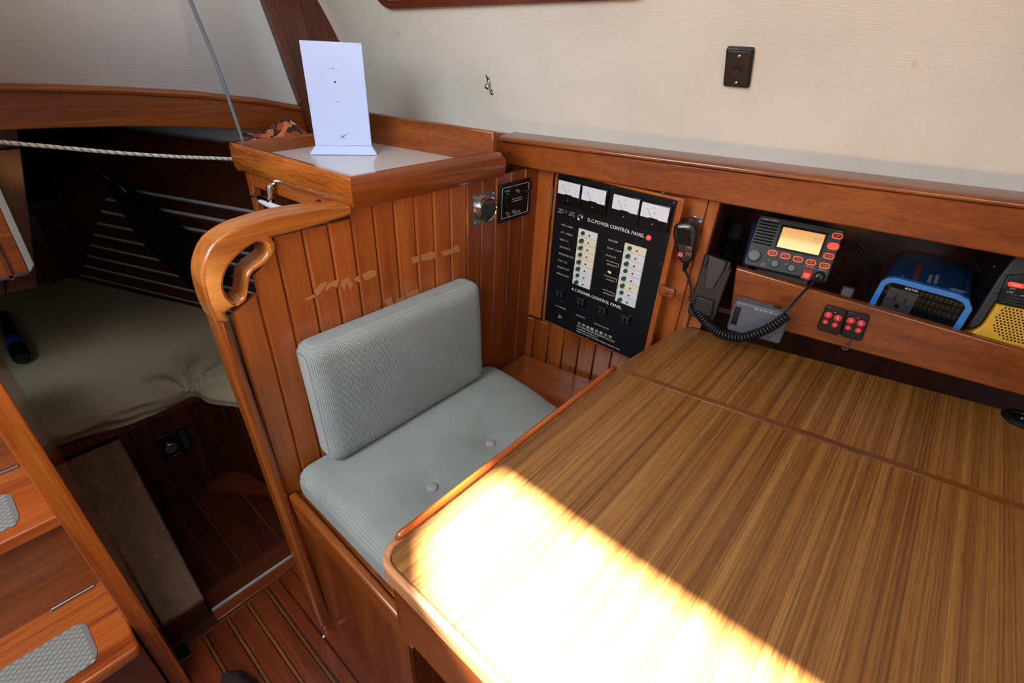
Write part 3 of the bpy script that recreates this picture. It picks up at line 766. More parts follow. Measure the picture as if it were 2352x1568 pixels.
for (a, b, z, y) in ((-.176, -.103, .3012, 1.058), (-.30, -.112, .5362, 1.248)):
    wob('piano_hinge', tube([(a, y, z + .002), (b, y, z + .002)], .0026, 8), STEEL, ld)
# ---- step box beside the ladder
sb = thing('side_step', 'long worn wooden step board leading to the berth', 'step', loc=(0, 1.3, 0))
wob('top_board', hexa(B(), [(-.044, 1.042, .066), (.054, 1.040, .066), (.070, 1.488, .322), (-.055, 1.488, .322)], [(-.044, 1.042, .078), (.054, 1.040, .078), (.070, 1.488, .338), (-.055, 1.488, .338)]), wood('worn_step', '#5a3818', '#7a5128', '#926636', 'y', var=.02, rough=.42, coat=.0), sb, bevel=.004, seg=3)
wob('front_face', box(-.044, .050, 1.044, 1.06, -.01, .066), W['deepx'], sb)
wob('side_face', hexa(B(), [(.038, 1.05, -.012), (.050, 1.05, -.012), (.066, 1.49, -.012), (.054, 1.49, -.012)], [(.038, 1.05, .070), (.050, 1.05, .070), (.066, 1.486, .32), (.054, 1.486, .32)]), W['deepy'], sb)

# ---- berth base and mattress
be = thing('berth_base', 'dark planked berth base with overhanging top rail behind the side step', 'berth', loc=(.2, 1.6, 0))
e2 = Vector((.305, 1.505, 0)); e3 = Vector((.53, 1.06, 0))
wob('front_face', box(-.075, .31, 1.512, 1.53, -.012, .37), W['deepz'], be)
for i in range(7):
    x = -.07 + i * .054
    wob('plank', box(x + .001, x + .053, 1.504, 1.512, -.006, .345), W['deepz'], be, bevel=.0015, seg=1)
dd = (e3 - e2).normalized(); dn = Vector((dd.y, -dd.x, 0));
if dn.x < 0: dn = -dn
def dbox(s0, s1, o0, o1, z0, z1):
    f = lambda s, o: e2 + dd * s + dn * o
    c = [f(s0, o0), f(s1, o0), f(s1, o1), f(s0, o1)]
    return hexa(B(), [Vector((p.x, p.y, z0)) for p in c], [Vector((p.x, p.y, z1)) for p in c])
wob('side_face', dbox(0, .31, .008, .02, -.012, .37), W['deepz'], be)
for i in range(5): wob('plank', dbox(i * .056 + .001, i * .056 + .055, 0, .008, -.006, .345), W['deepz'], be, bevel=.0015, seg=1)
wob('top_rail', box(-.075, .300, 1.492, 1.52, .345, .378), W['darkx'], be, bevel=.003)
wob('top_rail', dbox(-.01, .31, -.012, .02, .345, .378), W['darky'], be, bevel=.003)
wob('board', hexa(B(), [(-.075, 1.52, .36), (.31, 1.52, .36), (.45, 1.235, .36), (.70, 1.235, .36), (.2, 2.46, .36), (-.075, 2.5, .36)], [(-.075, 1.52, .372), (.31, 1.52, .372), (.45, 1.235, .372), (.70, 1.235, .372), (.2, 2.46, .372), (-.075, 2.5, .372)]), W['deepx'], be)
# mattress: top and draped front edge follow the berth outline
mt = thing('mattress', 'berth mattress under a rumpled khaki sheet in the aft cabin', 'mattress', loc=(.25, 1.8, .37))
edge = spline([(-.12, 1.492, 0), (0, 1.487, 0), (.10, 1.480, 0), (.19, 1.466, 0), (.245, 1.455, 0), (.272, 1.437, 0), (.292, 1.40, 0), (.325, 1.345, 0), (.362, 1.285, 0), (.395, 1.235, 0)], 18)
corner = Vector((.262, 1.447, 0))
cen = Vector((.42, 2.2, 0))
rows = [(0, .380), (.0, .390), (-.006, .402), (-.008, .416), (-.006, .428), (0, .438), (.007, .446), (.016, .4515), (.03, .4545), (.045, .456), (.06, .457), (.08, .458), (.10, .459), (.125, .46), (.15, .46), (.18, .46), (.22, .46), (.27, .46), (.33, .46), (.40, .46), (.5, .458), (.6, .456), (.75, .455), (.9, .454), (1.1, .452)]
bm = B(); gridv = []
def inside_dir(p):
    f_ = max(0., min(1., (p.x + .02) / .40)); a_ = math.radians(94 - 54 * f_ ** 1.2); return Vector((math.cos(a_), math.sin(a_), 0))
for ri, (t, zz) in enumerate(rows):
    row = []
    for i, p in enumerate(edge):
        q = p + inside_dir(p) * t
        dv = q - corner; r = dv.length; th = math.atan2(dv.y, dv.x)
        if t > 0 or zz > .435:
            fold = math.sin(th * 9 + 1.2 * math.sin(th * 4 + 1)) * .010 * math.exp(-((r - .035) / .05) ** 2) + math.sin(th * 5 + 2) * .006 * math.exp(-(r / .14) ** 2)
            ring = .0025 * math.sin(r * 60 + 3 * math.sin(th * 2)) * math.exp(-(r / .35) ** 2)
            zq = zz + fold + ring + .004 * noise.noise(q * 7) - .018 * math.exp(-(r / .028) ** 2)
        else:
            zq = zz + .006 * math.sin(i * .35 + ri) * 0
            q = q - inside_dir(p) * (.010 * math.sin(zz * 230 + p.x * 16 + 1.5 * math.sin(p.x * 9)) + .012 * noise.noise(Vector((p.x * 14, zz * 30, 1)))) + inside_dir(p) * .018 * math.exp(-((p - corner).length / .03) ** 2)
        ex = (q - PS).dot(NS) + .006
        if ex > 0: q = q - NS * ex
        q.y = min(q.y, 2.50)
        row.append(bm.verts.new((q.x, q.y, zq)))
    gridv.append(row)
for a, b in zip(gridv, gridv[1:]):
    for i in range(len(a) - 1): bm.faces.new((a[i], a[i + 1], b[i + 1], b[i]))
mo = wob('sheet', bm, SHEET, mt, ang=3, sub=1)
wob('foam', hexa(B(), [(-.06, 1.53, .373), (.30, 1.50, .373), (.42, 1.25, .373), (.66, 1.25, .373), (.22, 2.36, .373), (-.06, 2.45, .373)], [(-.06, 1.53, .42), (.30, 1.50, .42), (.42, 1.25, .42), (.66, 1.25, .42), (.22, 2.36, .42), (-.06, 2.45, .42)]), SHEET, mt)
# ================================================================== DEVICES
def P1(x, y): return (1230 + x / 5.8075, 370 + y / 5.8075)
def P2(x, y): return (1230 + x / 5.8075, 580 + y / 5.8075)
def tfit(s, fr, a, b, size, mat, parent, off, fn=None, bold=0.):
    """lettering from pixel a to pixel b on frame fr"""
    A_ = fr.px(*a, off); B_ = fr.px(*b, off); d = B_ - A_; A_.y = (A_.y + B_.y) / 2 if abs(d.y) < abs(d.x) * .15 else A_.y
    o = text('lettering', s, size, A_.x, A_.y, off, mat, parent, rot=math.atan2(d.y, d.x) if abs(d.y) > abs(d.x) * .15 else 0, bold=bold)
    w_ = max((v.co.x for v in o.data.vertices), default=1)
    o.scale = (d.length / w_, 1, 1); return o
# ---- electrical control panel door
# the door stands slightly ajar on its left hinges
Fd0 = Fr(HP(uPL + .012, -.006, zPB), (0, -1, 0), ZZ)
q = [Fd0.px(*p, .0055) for p in ((1281.7, 396.7), (1556.3, 461.3), (1482, 783), (1250.4, 731.6), (1435, 820))]
px0 = (q[0].x + q[3].x) / 2; px1 = (q[1].x + q[2].x) / 2; py1 = (q[0].y + q[1].y) / 2; py0 = (q[3].y + q[4].y) / 2
hw = (px1 - px0) / 2; PHt = py1 - py0
FPn = Fr(Fd0.w((px0 + px1) / 2, py0, 0), (0, -1, 0), ZZ)
pn = thing('control_panel', 'black power control panel with four meters in hinged wooden door', 'control panel', m=FPn.m)
ob('door_frame', box(-hw - .010, hw + .013, -.006, min(PHt + .010, 1.0875 - FPn.O.z), -.010, .002), W['boardy'], pn, bevel=.0015)
PHt = min(PHt, 1.0865 - FPn.O.z); 
ob('plate', box(-hw, hw, 0, PHt, .002, .0055), PANELBLK, pn, bevel=.0006, seg=1)
PO = .0056
def lp(q, off=PO): return FPn.px(*q, off)
for a, b in ((P1(215, 335), P1(190, 735)), (P2(110, 395), P2(80, 725))):
    A_, B_ = lp(a, .003), lp(b, .003)
    ob('hinge', tube([(-hw - .0125, A_.y, .004), (-hw - .0125, B_.y, .004)], .0028, 8), STEEL, pn)
# meters
mets = [((310, 250), (595, 315), (580, 490), (295, 430), 'V'), ((630, 330), (945, 400), (920, 585), (610, 515), ''), ((1045, 440), (1390, 520), (1360, 715), (1015, 630), 'V'), ((1425, 540), (1790, 630), (1755, 820), (1395, 730), 'A')]
MO = .017
for tl, tr_, br, bl, ch in mets:
    q = [lp(P1(*c), MO) for c in (tl, tr_, br, bl)]
    x0 = (q[0].x + q[3].x) / 2; x1 = (q[1].x + q[2].x) / 2; y1 = (q[0].y + q[1].y) / 2; y0 = (q[2].y + q[3].y) / 2; h = y1 - y0; wd = x1 - x0
    mroot = ob('meter', box(x0 - .003, x1 + .003, y0 - h * .72, y1 + .003, PO, MO - .001), BLKG, pn, bevel=.002)
    dial = [(x0, y1), (x0, y0), (x0 + wd * .32, y0), (x0 + wd * .34, y0 + h * .06), (x0 + wd * .66, y0 + h * .06), (x0 + wd * .68, y0), (x1, y0), (x1, y1)]
    ob('dial', prism(dial, MO - .001, MO), WHITE, mroot, smooth=False)
    cx, cy = x0 + wd * .5, y0 - h * .1
    nd = B(); a = math.radians(128)
    for k_ in (0,):
        p0 = Vector((cx + math.cos(a) * h * .25, cy + math.sin(a) * h * .25, MO + .0004)); p1 = Vector((cx + math.cos(a) * h * .95, cy + math.sin(a) * h * .95, MO + .0004))
    ob('needle', tube([p0, p1], .00035, 5), INK, mroot)
    sc_b = B()
    for k_ in range(11):
        a = math.radians(40 + k_ * 10); r0, r1 = h * .82, h * (.90 if k_ % 5 else .95)
        c0, s0 = math.cos(a), math.sin(a)
        if cy + s0 * r1 > y1: continue
        tube([(cx + c0 * r0 * 1.15, cy + s0 * r0, MO + .0002), (cx + c0 * r1 * 1.15, cy + s0 * r1, MO + .0002)], .0002, 4, sc_b)
    ob('scale_marks', sc_b, INK, mroot)
    ob('screw', lathe([(.0016, MO - .001), (.0016, MO), (.0008, MO + .0006)], 10, None, cx, y0 - h * .38), STEEL, mroot)
    if ch: text('lettering', ch, h * .2, cx, y0 + h * .42, MO + .0002, INK, mroot, 'CENTER')
# lettering
for s_, a, b, sz in (('TEST', P1(305, 640), P1(378, 658), .0058), ('BAT.1', P1(300, 676), P1(378, 694), .0058), ('TEST', P1(450, 682), P1(522, 702), .0058), ('BAT.2', P1(442, 714), P1(520, 734), .0058)):
    tfit(s_, FPn, a, b, sz, LETG, pn, PO)
tfit('D.C.POWER CONTROL PANEL', FPn, P1(692, 780), P1(1452, 1003), .0118, LET, pn, PO, bold=.00012)
tfit('A.C.POWER CONTROL PANEL', FPn, P2(480, 480), P2(1148, 742), .0112, LET, pn, PO, bold=.00012)
for s_, a, b in (('FWD  CABIN', (345, 848), (498, 888)), ('AFT  CABIN', (335, 945), (490, 990)), ('BOW  LT.', (325, 1040), (442, 1075)), ('ANCHOR LT.', (318, 1133), (470, 1185)), ('SPREADER LTS.', (308, 1224), (508, 1296)), ('NAV. LTS.', (298, 1316), (425, 1362)), ('BILGE PUMP', (290, 1404), (446, 1456)), ('PRESS PUMP', (280, 1492), (444, 1546)), ('BLOWER', (970, 1048), (1098, 1086)), ('SUMP  PUMP', (955, 1155), (1150, 1210)), ('OUTLETS', (935, 1248), (1074, 1294))):
    tfit(s_, FPn, P1(*a), P1(*b), .0062, LETG if s_ != 'SPREADER LTS.' else LETG, pn, PO)
for s_, a, b, sz in (('A.C.MASTER', (268, 702), (408, 760), .0056), ('OUTLETS', (540, 826), (660, 880), .0060), ('WATER HEATER', (778, 938), (978, 1026), .0060), ('大 洋 遊 艇 企 業 公 司', (560, 935), (1012, 1135), .0088), ('TA-YANG YACHT BUILDING CO.,LTD.', (555, 968), (1056, 1200), .0066), ('KAOHSIUNG TAIWAN R.O.C.', (548, 1004), (830, 1135), .0050), ('CABLE:"TAYANG" LIN YUAN TELEX:71309 TA YANG', (543, 1030), (1120, 1305), .0048)):
    tfit(s_, FPn, P2(*a), P2(*b), sz, LET if 'TA' in s_ or sz > .006 else LETG, pn, PO)
for s_, a, b, c_, d_ in (('◂REFRIGERATOR▸', (950, 150), (1096, 196), (940, 112), (1112, 160)), ('◂ RADAR ▸', (925, 345), (1068, 396), (920, 308), (1085, 366)), ('◂INSTRUMENTS▸', (898, 530), (1044, 584), (893, 494), (1056, 552))):
    s_ = s_.replace('◂', '-').replace('▸', '-')
    tfit(s_, FPn, P2(*a), P2(*b), .0052, LETT, pn, PO)
    p, q = lp(P2(*c_)), lp(P2(*d_))
    p.y = q.y = (p.y + q.y) / 2 + .001
    bm = B(); bx(bm, p.x, q.x, p.y, p.y + .0012, PO, PO + .0003); bx(bm, q.x - .0012, q.x, p.y - .007, p.y, PO, PO + .0003)
    ob('bracket_mark', bm, LETT, pn, smooth=False)
c_ = lp(P2(985, 262)); ob('scuff_mark', prism([(c_.x - .006, c_.y), (c_.x - .002, c_.y + .004), (c_.x + .005, c_.y + .002), (c_.x + .006, c_.y - .002), (c_.x, c_.y - .003)], PO, PO + .0002), LET, pn)
# emblem
c_ = lp(P2(325, 855)); em = B()
for k_ in range(3):
    a0 = math.radians(90 + 120 * k_)
    arc = [(c_.x + math.cos(a0 + t * .28) * .0065 * (1 - .1 * t), c_.y + math.sin(a0 + t * .28) * .0065 * (1 - .1 * t), PO + .0003) for t in range(8)]
    tube(arc, .0006, 5, em)
tube([(c_.x + math.cos(a) * .0022, c_.y + math.sin(a) * .0022, PO + .0003) for a in [i * .7 for i in range(9)]], .0006, 5, em)
ob('emblem', em, LETT, pn)
# breakers: two columns of eight
def column(tl, tr_, bl, br, cream):
    q = [lp(c) for c in (tl, tr_, bl, br)]
    x0 = (q[0].x + q[2].x) / 2; x1 = (q[1].x + q[3].x) / 2; y1 = (q[0].y + q[1].y) / 2; y0 = (q[2].y + q[3].y) / 2
    hh = (y1 - y0) / 8; ww = x1 - x0
    for i in range(8):
        b0 = y1 - (i + 1) * hh
        br_ = ob('breaker', box(x0, x1, b0 + .0004, b0 + hh - .0004, PO - .001, PO + .003), BREAKERC if i in cream else BREAKER, pn, bevel=.0005, seg=1)
        z0 = PO + .003; cy = b0 + hh * .52
        prot = .009 if (i % 3) else .005
        ob('push_button', lathe([(hh * .26, z0), (hh * .26, z0 + prot - .001), (hh * .23, z0 + prot)], 18, None, x0 + ww * .27, cy), GREEN, br_, ang=.6)
        ob('indicator', lathe([(hh * .13, z0), (hh * .13, z0 + .001), (hh * .09, z0 + .0014)], 12, None, x0 + ww * .60, cy - hh * .1), REDD if i not in (2, 4, 7) else BROWN, br_)
        ob('divider', box(x0 + ww * .70, x0 + ww * .706, b0 + .001, b0 + hh - .001, z0 - .001, z0 + .0002), LETG, br_, smooth=False)
column(P1(585, 885), P1(835, 965), P2(497, 405), P2(728, 495), (1, 2, 3, 4))
column(P1(1205, 1080), P1(1490, 1170), P2(1063, 635), P2(1328, 740), (0, 5))
# toggle, socket ring, lamp
c_ = lp(P1(410, 680)); ob('toggle', lathe([(.005, PO), (.0048, PO + .003), (.002, PO + .004), (.0022, PO + .014), (.0004, PO + .015)], 14, None, c_.x, c_.y), BROWN, pn)
c_ = lp(P1(600, 750)); o = ob('socket_ring', lathe([(.0078, PO), (.0078, PO + .003), (.0066, PO + .004), (.0046, PO + .003), (.0044, PO - .002)], 24, None, c_.x, c_.y), CHROME, pn)
ob('socket_hole', lathe([(.0044, PO - .001), (.0043, PO + .0008)], 16, None, c_.x, c_.y), BLKG, o)
c_ = lp(P1(1512, 1020)); ob('pilot_lamp', lathe([(.006, PO), (.0058, PO + .003), (.004, PO + .0055), (.0012, PO + .0065)], 18, None, c_.x, c_.y), LAMP, pn, ang=2)
# rockers of the ac section
for (a, b) in ((340, 530), (620, 640), (905, 755), (1215, 880)):
    c_ = lp(P2(a, b))
    rk = ob('rocker_switch', box(c_.x - .0135, c_.x + .0135, c_.y - .017, c_.y + .013, PO, PO + .002), BLKG, pn, bevel=.0008)
    ob('toggle_bar', tube([(c_.x - .0115, c_.y + .008, PO + .010), (c_.x + .0115, c_.y + .008, PO + .010)], .0026, 8), BLK, rk)
    for d_ in (-.006, .006):
        ob('rocker', box(c_.x + d_ - .0032, c_.x + d_ + .0032, c_.y - .010, c_.y + .009, PO + .002, PO + .009), DGREY, rk, bevel=.001)
        ob('rivet', lathe([(.0014, PO), (.0010, PO + .001)], 8, None, c_.x + d_, c_.y - .023), BROWN, rk)
for q in [P1(305, 178), P1(1022, 352), P1(1845, 555), P1(248, 765), P1(180, 1497), P1(1670, 1368), P2(125, 860), P2(695, 1140), P2(1510, 815), P2(500, 100)][:9]:
    c_ = lp(q); ob('screw', lathe([(.0017, PO), (.0015, PO + .0006), (.0006, PO + .0009)], 10, None, c_.x, c_.y), STEEL, pn)
# ---- turn button latch on the stile
FS = Fr(HP(uPR - .03, 0, .8), -HD, ZZ)
c_ = FPn.px(*P2(1750, 528), .012)
lt = thing('turn_latch', 'small varnished wooden turn latch beside the control panel', 'latch', m=Fr(FPn.w(c_.x, c_.y, .0018), FPn.u, ZZ).m)
ob('body', prism(rrect(-.018, .018, -.0115, .0115, .004), .0005, .013), W['trimx'], lt, bevel=.003, seg=3)
ob('screw', lathe([(.003, .012), (.0028, .0142), (.001, .0146)], 12, None, .003, -.001), BROWN, lt)

# ---- round chrome gauge and gas panel on the bulkhead
FB = Fr((0, YB, 0), (1, 0, 0), (0, 0, 1))
def G(x, y): return (1060 + x / 7.8417, 360 + y / 7.8417)
def rect_on(fr, pts, off):
    q = [fr.px(*p, off) for p in pts]
    return (q[0].x + q[3].x) / 2, (q[1].x + q[2].x) / 2, (q[2].y + q[3].y) / 2, (q[0].y + q[1].y) / 2
x0, x1, y0, y1 = rect_on(FB, [G(215, 695), G(620, 600), G(605, 1140), G(212, 1255)], .002)
cx, cy = (x0 + x1) / 2, (y0 + y1) / 2; hwid = (x1 - x0) / 2; hh = (y1 - y0) / 2
Fg = Fr(FB.w(cx, cy, 0), (1, 0, 0), (0, 0, 1))
gg = thing('round_gauge', 'round chrome rimmed digital gauge on square steel plate', 'gauge', m=Fg.m)
ob('plate', box(-hwid, hwid, -hh, hh, .0003, .002), STEEL, gg, bevel=.0005)
R_ = hwid * .80
ob('rim', lathe([(R_, .002), (R_, .008), (R_ * .97, .010), (R_, .012), (R_ * .98, .0150), (R_ * .9, .0158), (R_ * .86, .0145)], 40), CHROME, gg, ang=.5)
ob('face', lathe([(R_ * .87, .010), (R_ * .86, .0150), (R_ * .4, .0152)], 40), DGREY, gg)
ob('screen', box(-R_ * .34, R_ * .34, -R_ * .38, R_ * .34, .0150, .0157), BLKG, gg)
ob('red_label', box(-R_ * .35, R_ * .35, R_ * .50, R_ * .64, .0150, .0157), REDD, gg)
ob('push_button', lathe([(R_ * .15, .015), (R_ * .14, .0165)], 16, None, 0, -R_ * .62), BLKG, gg)
for sx in (-1, 1):
    for sy in (-1, 1): ob('screw', lathe([(.0026, .002), (.0022, .0036), (.0008, .0042)], 12, None, sx * hwid * .80, sy * hh * .82), CHROME, gg)
x0, x1, y0, y1 = rect_on(FB, [G(690, 510), G(1270, 375), G(1225, 1040), G(665, 1195)], .004)
cx, cy = (x0 + x1) / 2, (y0 + y1) / 2; hwid = (x1 - x0) / 2; hh = (y1 - y0) / 2
gp = thing('gas_control_panel', 'small black LP gas control panel with white outline on the bulkhead', 'control panel', m=Fr(FB.w(cx, cy, 0), (1, 0, 0), (0, 0, 1)).m)
ob('plate', box(-hwid, hwid, -hh, hh, .0003, .0042), PANELBLK, gp, bevel=.001)
ob('outline', tube([(x, y, .0043) for x, y in rrect(-hwid * .84, hwid * .82, -hh * .80, hh * .80, .004)], .00055, 4, closed=True), LET, gp)
ob('rocker', box(-hwid * .62, -hwid * .36, -hh * .42, hh * .34, .004, .008), BLKG, gp, bevel=.0015)
ob('lamp', lathe([(.0052, .004), (.005, .0095), (.0035, .0112)], 18, None, hwid * .10, hh * .48), plain('gas_lamp', '#6a1a16', .3), gp)
ob('lamp_ring', lathe([(.0060, .004), (.0060, .0062), (.0051, .0062)], 18, None, hwid * .10, hh * .48), CHROME, gp)
ob('cable_boss', tube([(hwid * .30, hh * .46, .012), (hwid * .62, hh * .44, .018), (hwid * .80, hh * .36, .010)], [.004, .005, .004], 8), BLK, gp)
text('lettering', 'LP GAS', .0055, -hwid * .68, hh * .60, .0044, LETG, gp)
text('lettering', 'ON', .0040, -hwid * .55, hh * .44, .0044, LETG, gp); text('lettering', 'OFF', .0040, -hwid * .58, -hh * .54, .0044, LETG, gp)
text('lettering', 'TURN L.P.G. CONTROL', .0042, -hwid * .22, hh * .10, .0044, LETG, gp, sx=.85); text('lettering', 'OFF WHEN NOT IN USE', .0042, -hwid * .24, -hh * .03, .0044, LETG, gp, sx=.85)
text('lettering', 'MFG. BY', .0034, -hwid * .20, -hh * .52, .0044, LETG, gp); text('lettering', 'MARINETICS CORP.', .0036, -hwid * .20, -hh * .61, .0044, LETG, gp); text('lettering', 'NEWPORT BEACH', .0036, -hwid * .10, -hh * .69, .0044, LETG, gp, sx=.9)
ob('emblem', tube([(x, y, .0044) for x, y in circ(-hwid * .40, -hh * .66, .0036, 14)], .0004, 4, closed=True), LETG, gp)
for sx in (-1, 1):
    for sy in (-1, 1): ob('screw', lathe([(.0018, .004), (.0014, .0052)], 10, None, sx * hwid * .91, sy * hh * .90), STEEL, gp)

# ---- radio in the shelf recess, face tilted up
def tilt(x, y, off, deg, yaw=0):
    P = PH(x, y, off); v = ZZ * math.cos(math.radians(deg)) + HN * math.sin(math.radians(deg))
    u = -HD
    if yaw: u = Matrix.Rotation(math.radians(yaw), 3, 'Z') @ u; v = Matrix.Rotation(math.radians(yaw), 3, 'Z') @ v
    return Fr(P, u, v)
Fq = tilt(1800, 626, .012, 24)
def Q(x, y): return (1690 + x / 7.839, 470 + y / 7.839)
c = [Fq.px(*q) for q in ((1747, 488), (1946, 531), (1893, 656), (1705, 601))]
x0 = (c[0].x + c[3].x) / 2; x1 = (c[1].x + c[2].x) / 2; y1 = (c[0].y + c[1].y) / 2; y0 = (c[2].y + c[3].y) / 2
rd = thing('marine_radio', 'black marine radio with glowing amber screen on the shelf', 'radio', m=Fq.m)
ob('body', box(x0 + .012, x1 - .012, y0 + .008, y1 - .006, -.115, -.018), BLK, rd, bevel=.003)
ob('mount_bracket', hexa(B(), [(x0 + .03, y0 - .035, -.10), (x1 - .03, y0 - .035, -.10), (x1 - .03, y0 - .035, -.06), (x0 + .03, y0 - .035, -.06)], [(x0 + .03, y0 + .008, -.10), (x1 - .03, y0 + .008, -.10), (x1 - .03, y0 + .008, -.06), (x0 + .03, y0 + .008, -.06)]), BLK, rd)
ob('face', prism(rrect(x0, x1, y0, y1, .008), -.022, 0), plain('radio_case', '#1b1c1f', .5), rd, bevel=.003, seg=2)
def qr(x, y, off=0): return Fq.px(*Q(x, y), off)
a, b = qr(865, 395), qr(1475, 920); a2, b2_ = qr(1625, 550), qr(735, 745)
sx0, sx1 = (a.x + b2_.x) / 2, (b.x + a2.x) / 2; sy1, sy0 = (a.y + a2.y) / 2, (b.y + b2_.y) / 2
ob('bezel', prism(rrect(sx0 - .005, sx1 + .005, sy0 - .005, sy1 + .005, .003), 0, .0012), BLKG, rd)
ob('screen', box(sx0, sx1, sy0, sy1, .0011, .0016), SCREEN, rd, smooth=False)
text('lettering', '77', .017, sx1 - .021, sy1 - .016, .0017, plain('lcd_digit', '#b08a5a', .5, emit='#c09060', es=.5), rd)
tfit('uniden UM415', Fq, Q(480, 245), Q(765, 302), .0068, LETG, rd, .0004)
gl0, gl1 = qr(390, 250), qr(640, 700)
for i in range(8):
    y = sy1 + .004 - i * (sy1 - sy0 + .008) / 7.6
    ob('grille_slot', box(x0 + .006, sx0 - .010, y - .0014, y + .0014, -.002, .0006), plain('slot_black', '#060607', .8, spec=.1) if i == 0 else bpy.data.materials['slot_black'], rd)
def knob(name, q, r, h):
    c = qr(*q); o = ob(name, lathe([(r * 1.05, -.001), (r, .002), (r * .92, h * .9), (r * .8, h), (r * .3, h + .0003)], 24, None, c.x, c.y), GREY, rd, ang=.5); return o
knob('volume_knob', (330, 915), .0135, .013); knob('knob', (700, 1065), .0078, .010); knob('knob', (1000, 1145), .0078, .010)
def keyb(q, label, w_=.0098, h_=.0062, mat=None):
    c = qr(*q)
    if mat: return ob('key', prism([(c.x + x, c.y + y) for x, y in rrect(-w_, w_, -h_, h_, h_ * .9, 5)], 0, .0025), mat, rd, bevel=.0006)
    k = ob('key', prism([(c.x + x, c.y + y) for x, y in rrect(-w_, w_, -h_, h_, h_ * .9, 5)], 0, .0022), GLOW, rd, bevel=.0005)
    ob('key_cap', prism([(c.x + x, c.y + y) for x, y in rrect(-w_ * .76, w_ * .76, -h_ * .62, h_ * .62, h_ * .5, 5)], .002, .0028), BLK, k)
    text('lettering', label, .0042, c.x, c.y, .0029, GLOWR, k, 'CENTER', sx=.9); return k
for q, l_ in (((662, 870), 'MENU'), ((890, 925), 'HI/LO'), ((1118, 982), 'WX'), ((1352, 1040), 'HELP'), ((1595, 1098), 'MARK'), ((1672, 928), 'SCAN'), ((1830, 565), 'PWR')): keyb(q, l_)
keyb((1752, 750), '', .0108, .0074, GLOWR)
tfit('POSITION', Fq, Q(1225, 1100), Q(1410, 1140), .0034, LETG, rd, .0004); tfit('MEMORY', Fq, Q(1480, 1160), Q(1640, 1200), .0034, LETG, rd, .0004); tfit('16/9-TRI', Fq, Q(1790, 465), Q(1925, 495), .0032, LETG, rd, .0004)
tfit('PUSH', Fq, Q(470, 1050), Q(540, 1066), .0032, LETG, rd, .0004); tfit('SELECT', Fq, Q(440, 1080), Q(540, 1100), .0032, LETG, rd, .0004); tfit('VOL', Fq, Q(585, 990), Q(635, 1000), .0032, LETG, rd, .0004); tfit('SQL', Fq, Q(885, 1065), Q(930, 1075), .0032, LETG, rd, .0004)
c_ = qr(1280, 1250); dk = ob('distress_cover', box(c_.x - .0095, c_.x + .0095, c_.y - .012, c_.y + .0115, 0, .004), plain('cover_red', '#7a1414', .2, emit='#a01818', es=.25), rd, bevel=.001)
ob('distress_key', box(c_.x - .006, c_.x + .006, c_.y - .006, c_.y + .002, .004, .0055), GLOWR, dk, bevel=.0005)
text('lettering', 'DISTRESS', .0034, c_.x - .0075, c_.y - .0075, .0056, LET, dk, sx=.8)
c_ = qr(1495, 1300); conn = ob('connector', lathe([(.0115, -.001), (.0115, .006), (.008, .008), (.007, .016), (.004, .017)], 24, None, c_.x, c_.y), BLK, rd)
connW = Fq.w(c_.x, c_.y, .014)
# ---- microphone on its bracket
Fm = Fr(HP(hu(1590, 560), 0, .80), -HD, ZZ)
def MQ(x, y): return (1535 + x / 13.07, 480 + y / 13.07)
MOF = .078
mc = thing('radio_microphone', 'black handheld radio microphone hanging on the wooden stile', 'microphone', m=Fm.m)
mp_ = [Fm.px(*MQ(*q), MOF) for q in [(150, 560), (185, 480), (300, 425), (480, 410), (660, 440), (790, 520), (852, 680), (835, 900), (790, 1150), (740, 1450), (690, 1580), (600, 1650), (450, 1650), (340, 1590), (285, 1480), (240, 1250), (160, 980), (125, 760)]]
ob('body', prism([(p.x, p.y) for p in mp_], .030, MOF), BLK, mc, bevel=.007, seg=3)
for i in range(9):
    a, b = Fm.px(*MQ(250, 615 + i * 52), MOF), Fm.px(*MQ(690, 640 + i * 52), MOF)
    y = (a.y + b.y) / 2
    ob('grille_slot', box(a.x, b.x, y - .0011, y + .0011, MOF - .001, MOF + .0005), bpy.data.materials['slot_black'], mc)
tfit('uniden', Fm, MQ(300, 520), MQ(635, 530), .0068, LET, mc, MOF + .0004, bold=.0002)
def mkey(q, mat, rim=None):
    c = Fm.px(*MQ(*q), MOF)
    k = ob('key', prism([(c.x + x, c.y + y) for x, y in rrect(-.0052, .0052, -.0045, .0045, .0015)], MOF - .001, MOF + .0012), mat, mc, bevel=.0004)
    if rim: ob('key_cap', prism([(c.x + x, c.y + y) for x, y in rrect(-.0042, .0042, -.0042, .0034, .001)], MOF + .001, MOF + .0016), BLK, k); text('lettering', rim, .006, c.x, c.y, MOF + .0017, LETG, k, 'CENTER')
mkey((365, 1365), PINK); mkey((615, 1190), PINK, '^'); mkey((610, 1370), PINK, 'v')
sr = Fm.px(*MQ(520, 1640), .05)
ob('strain_relief', tube([(sr.x, sr.y + .006, .046), (sr.x, sr.y - .008, .044), (sr.x - .001, sr.y - .020, .040)], [.0075, .006, .004], 10), BLK, mc)
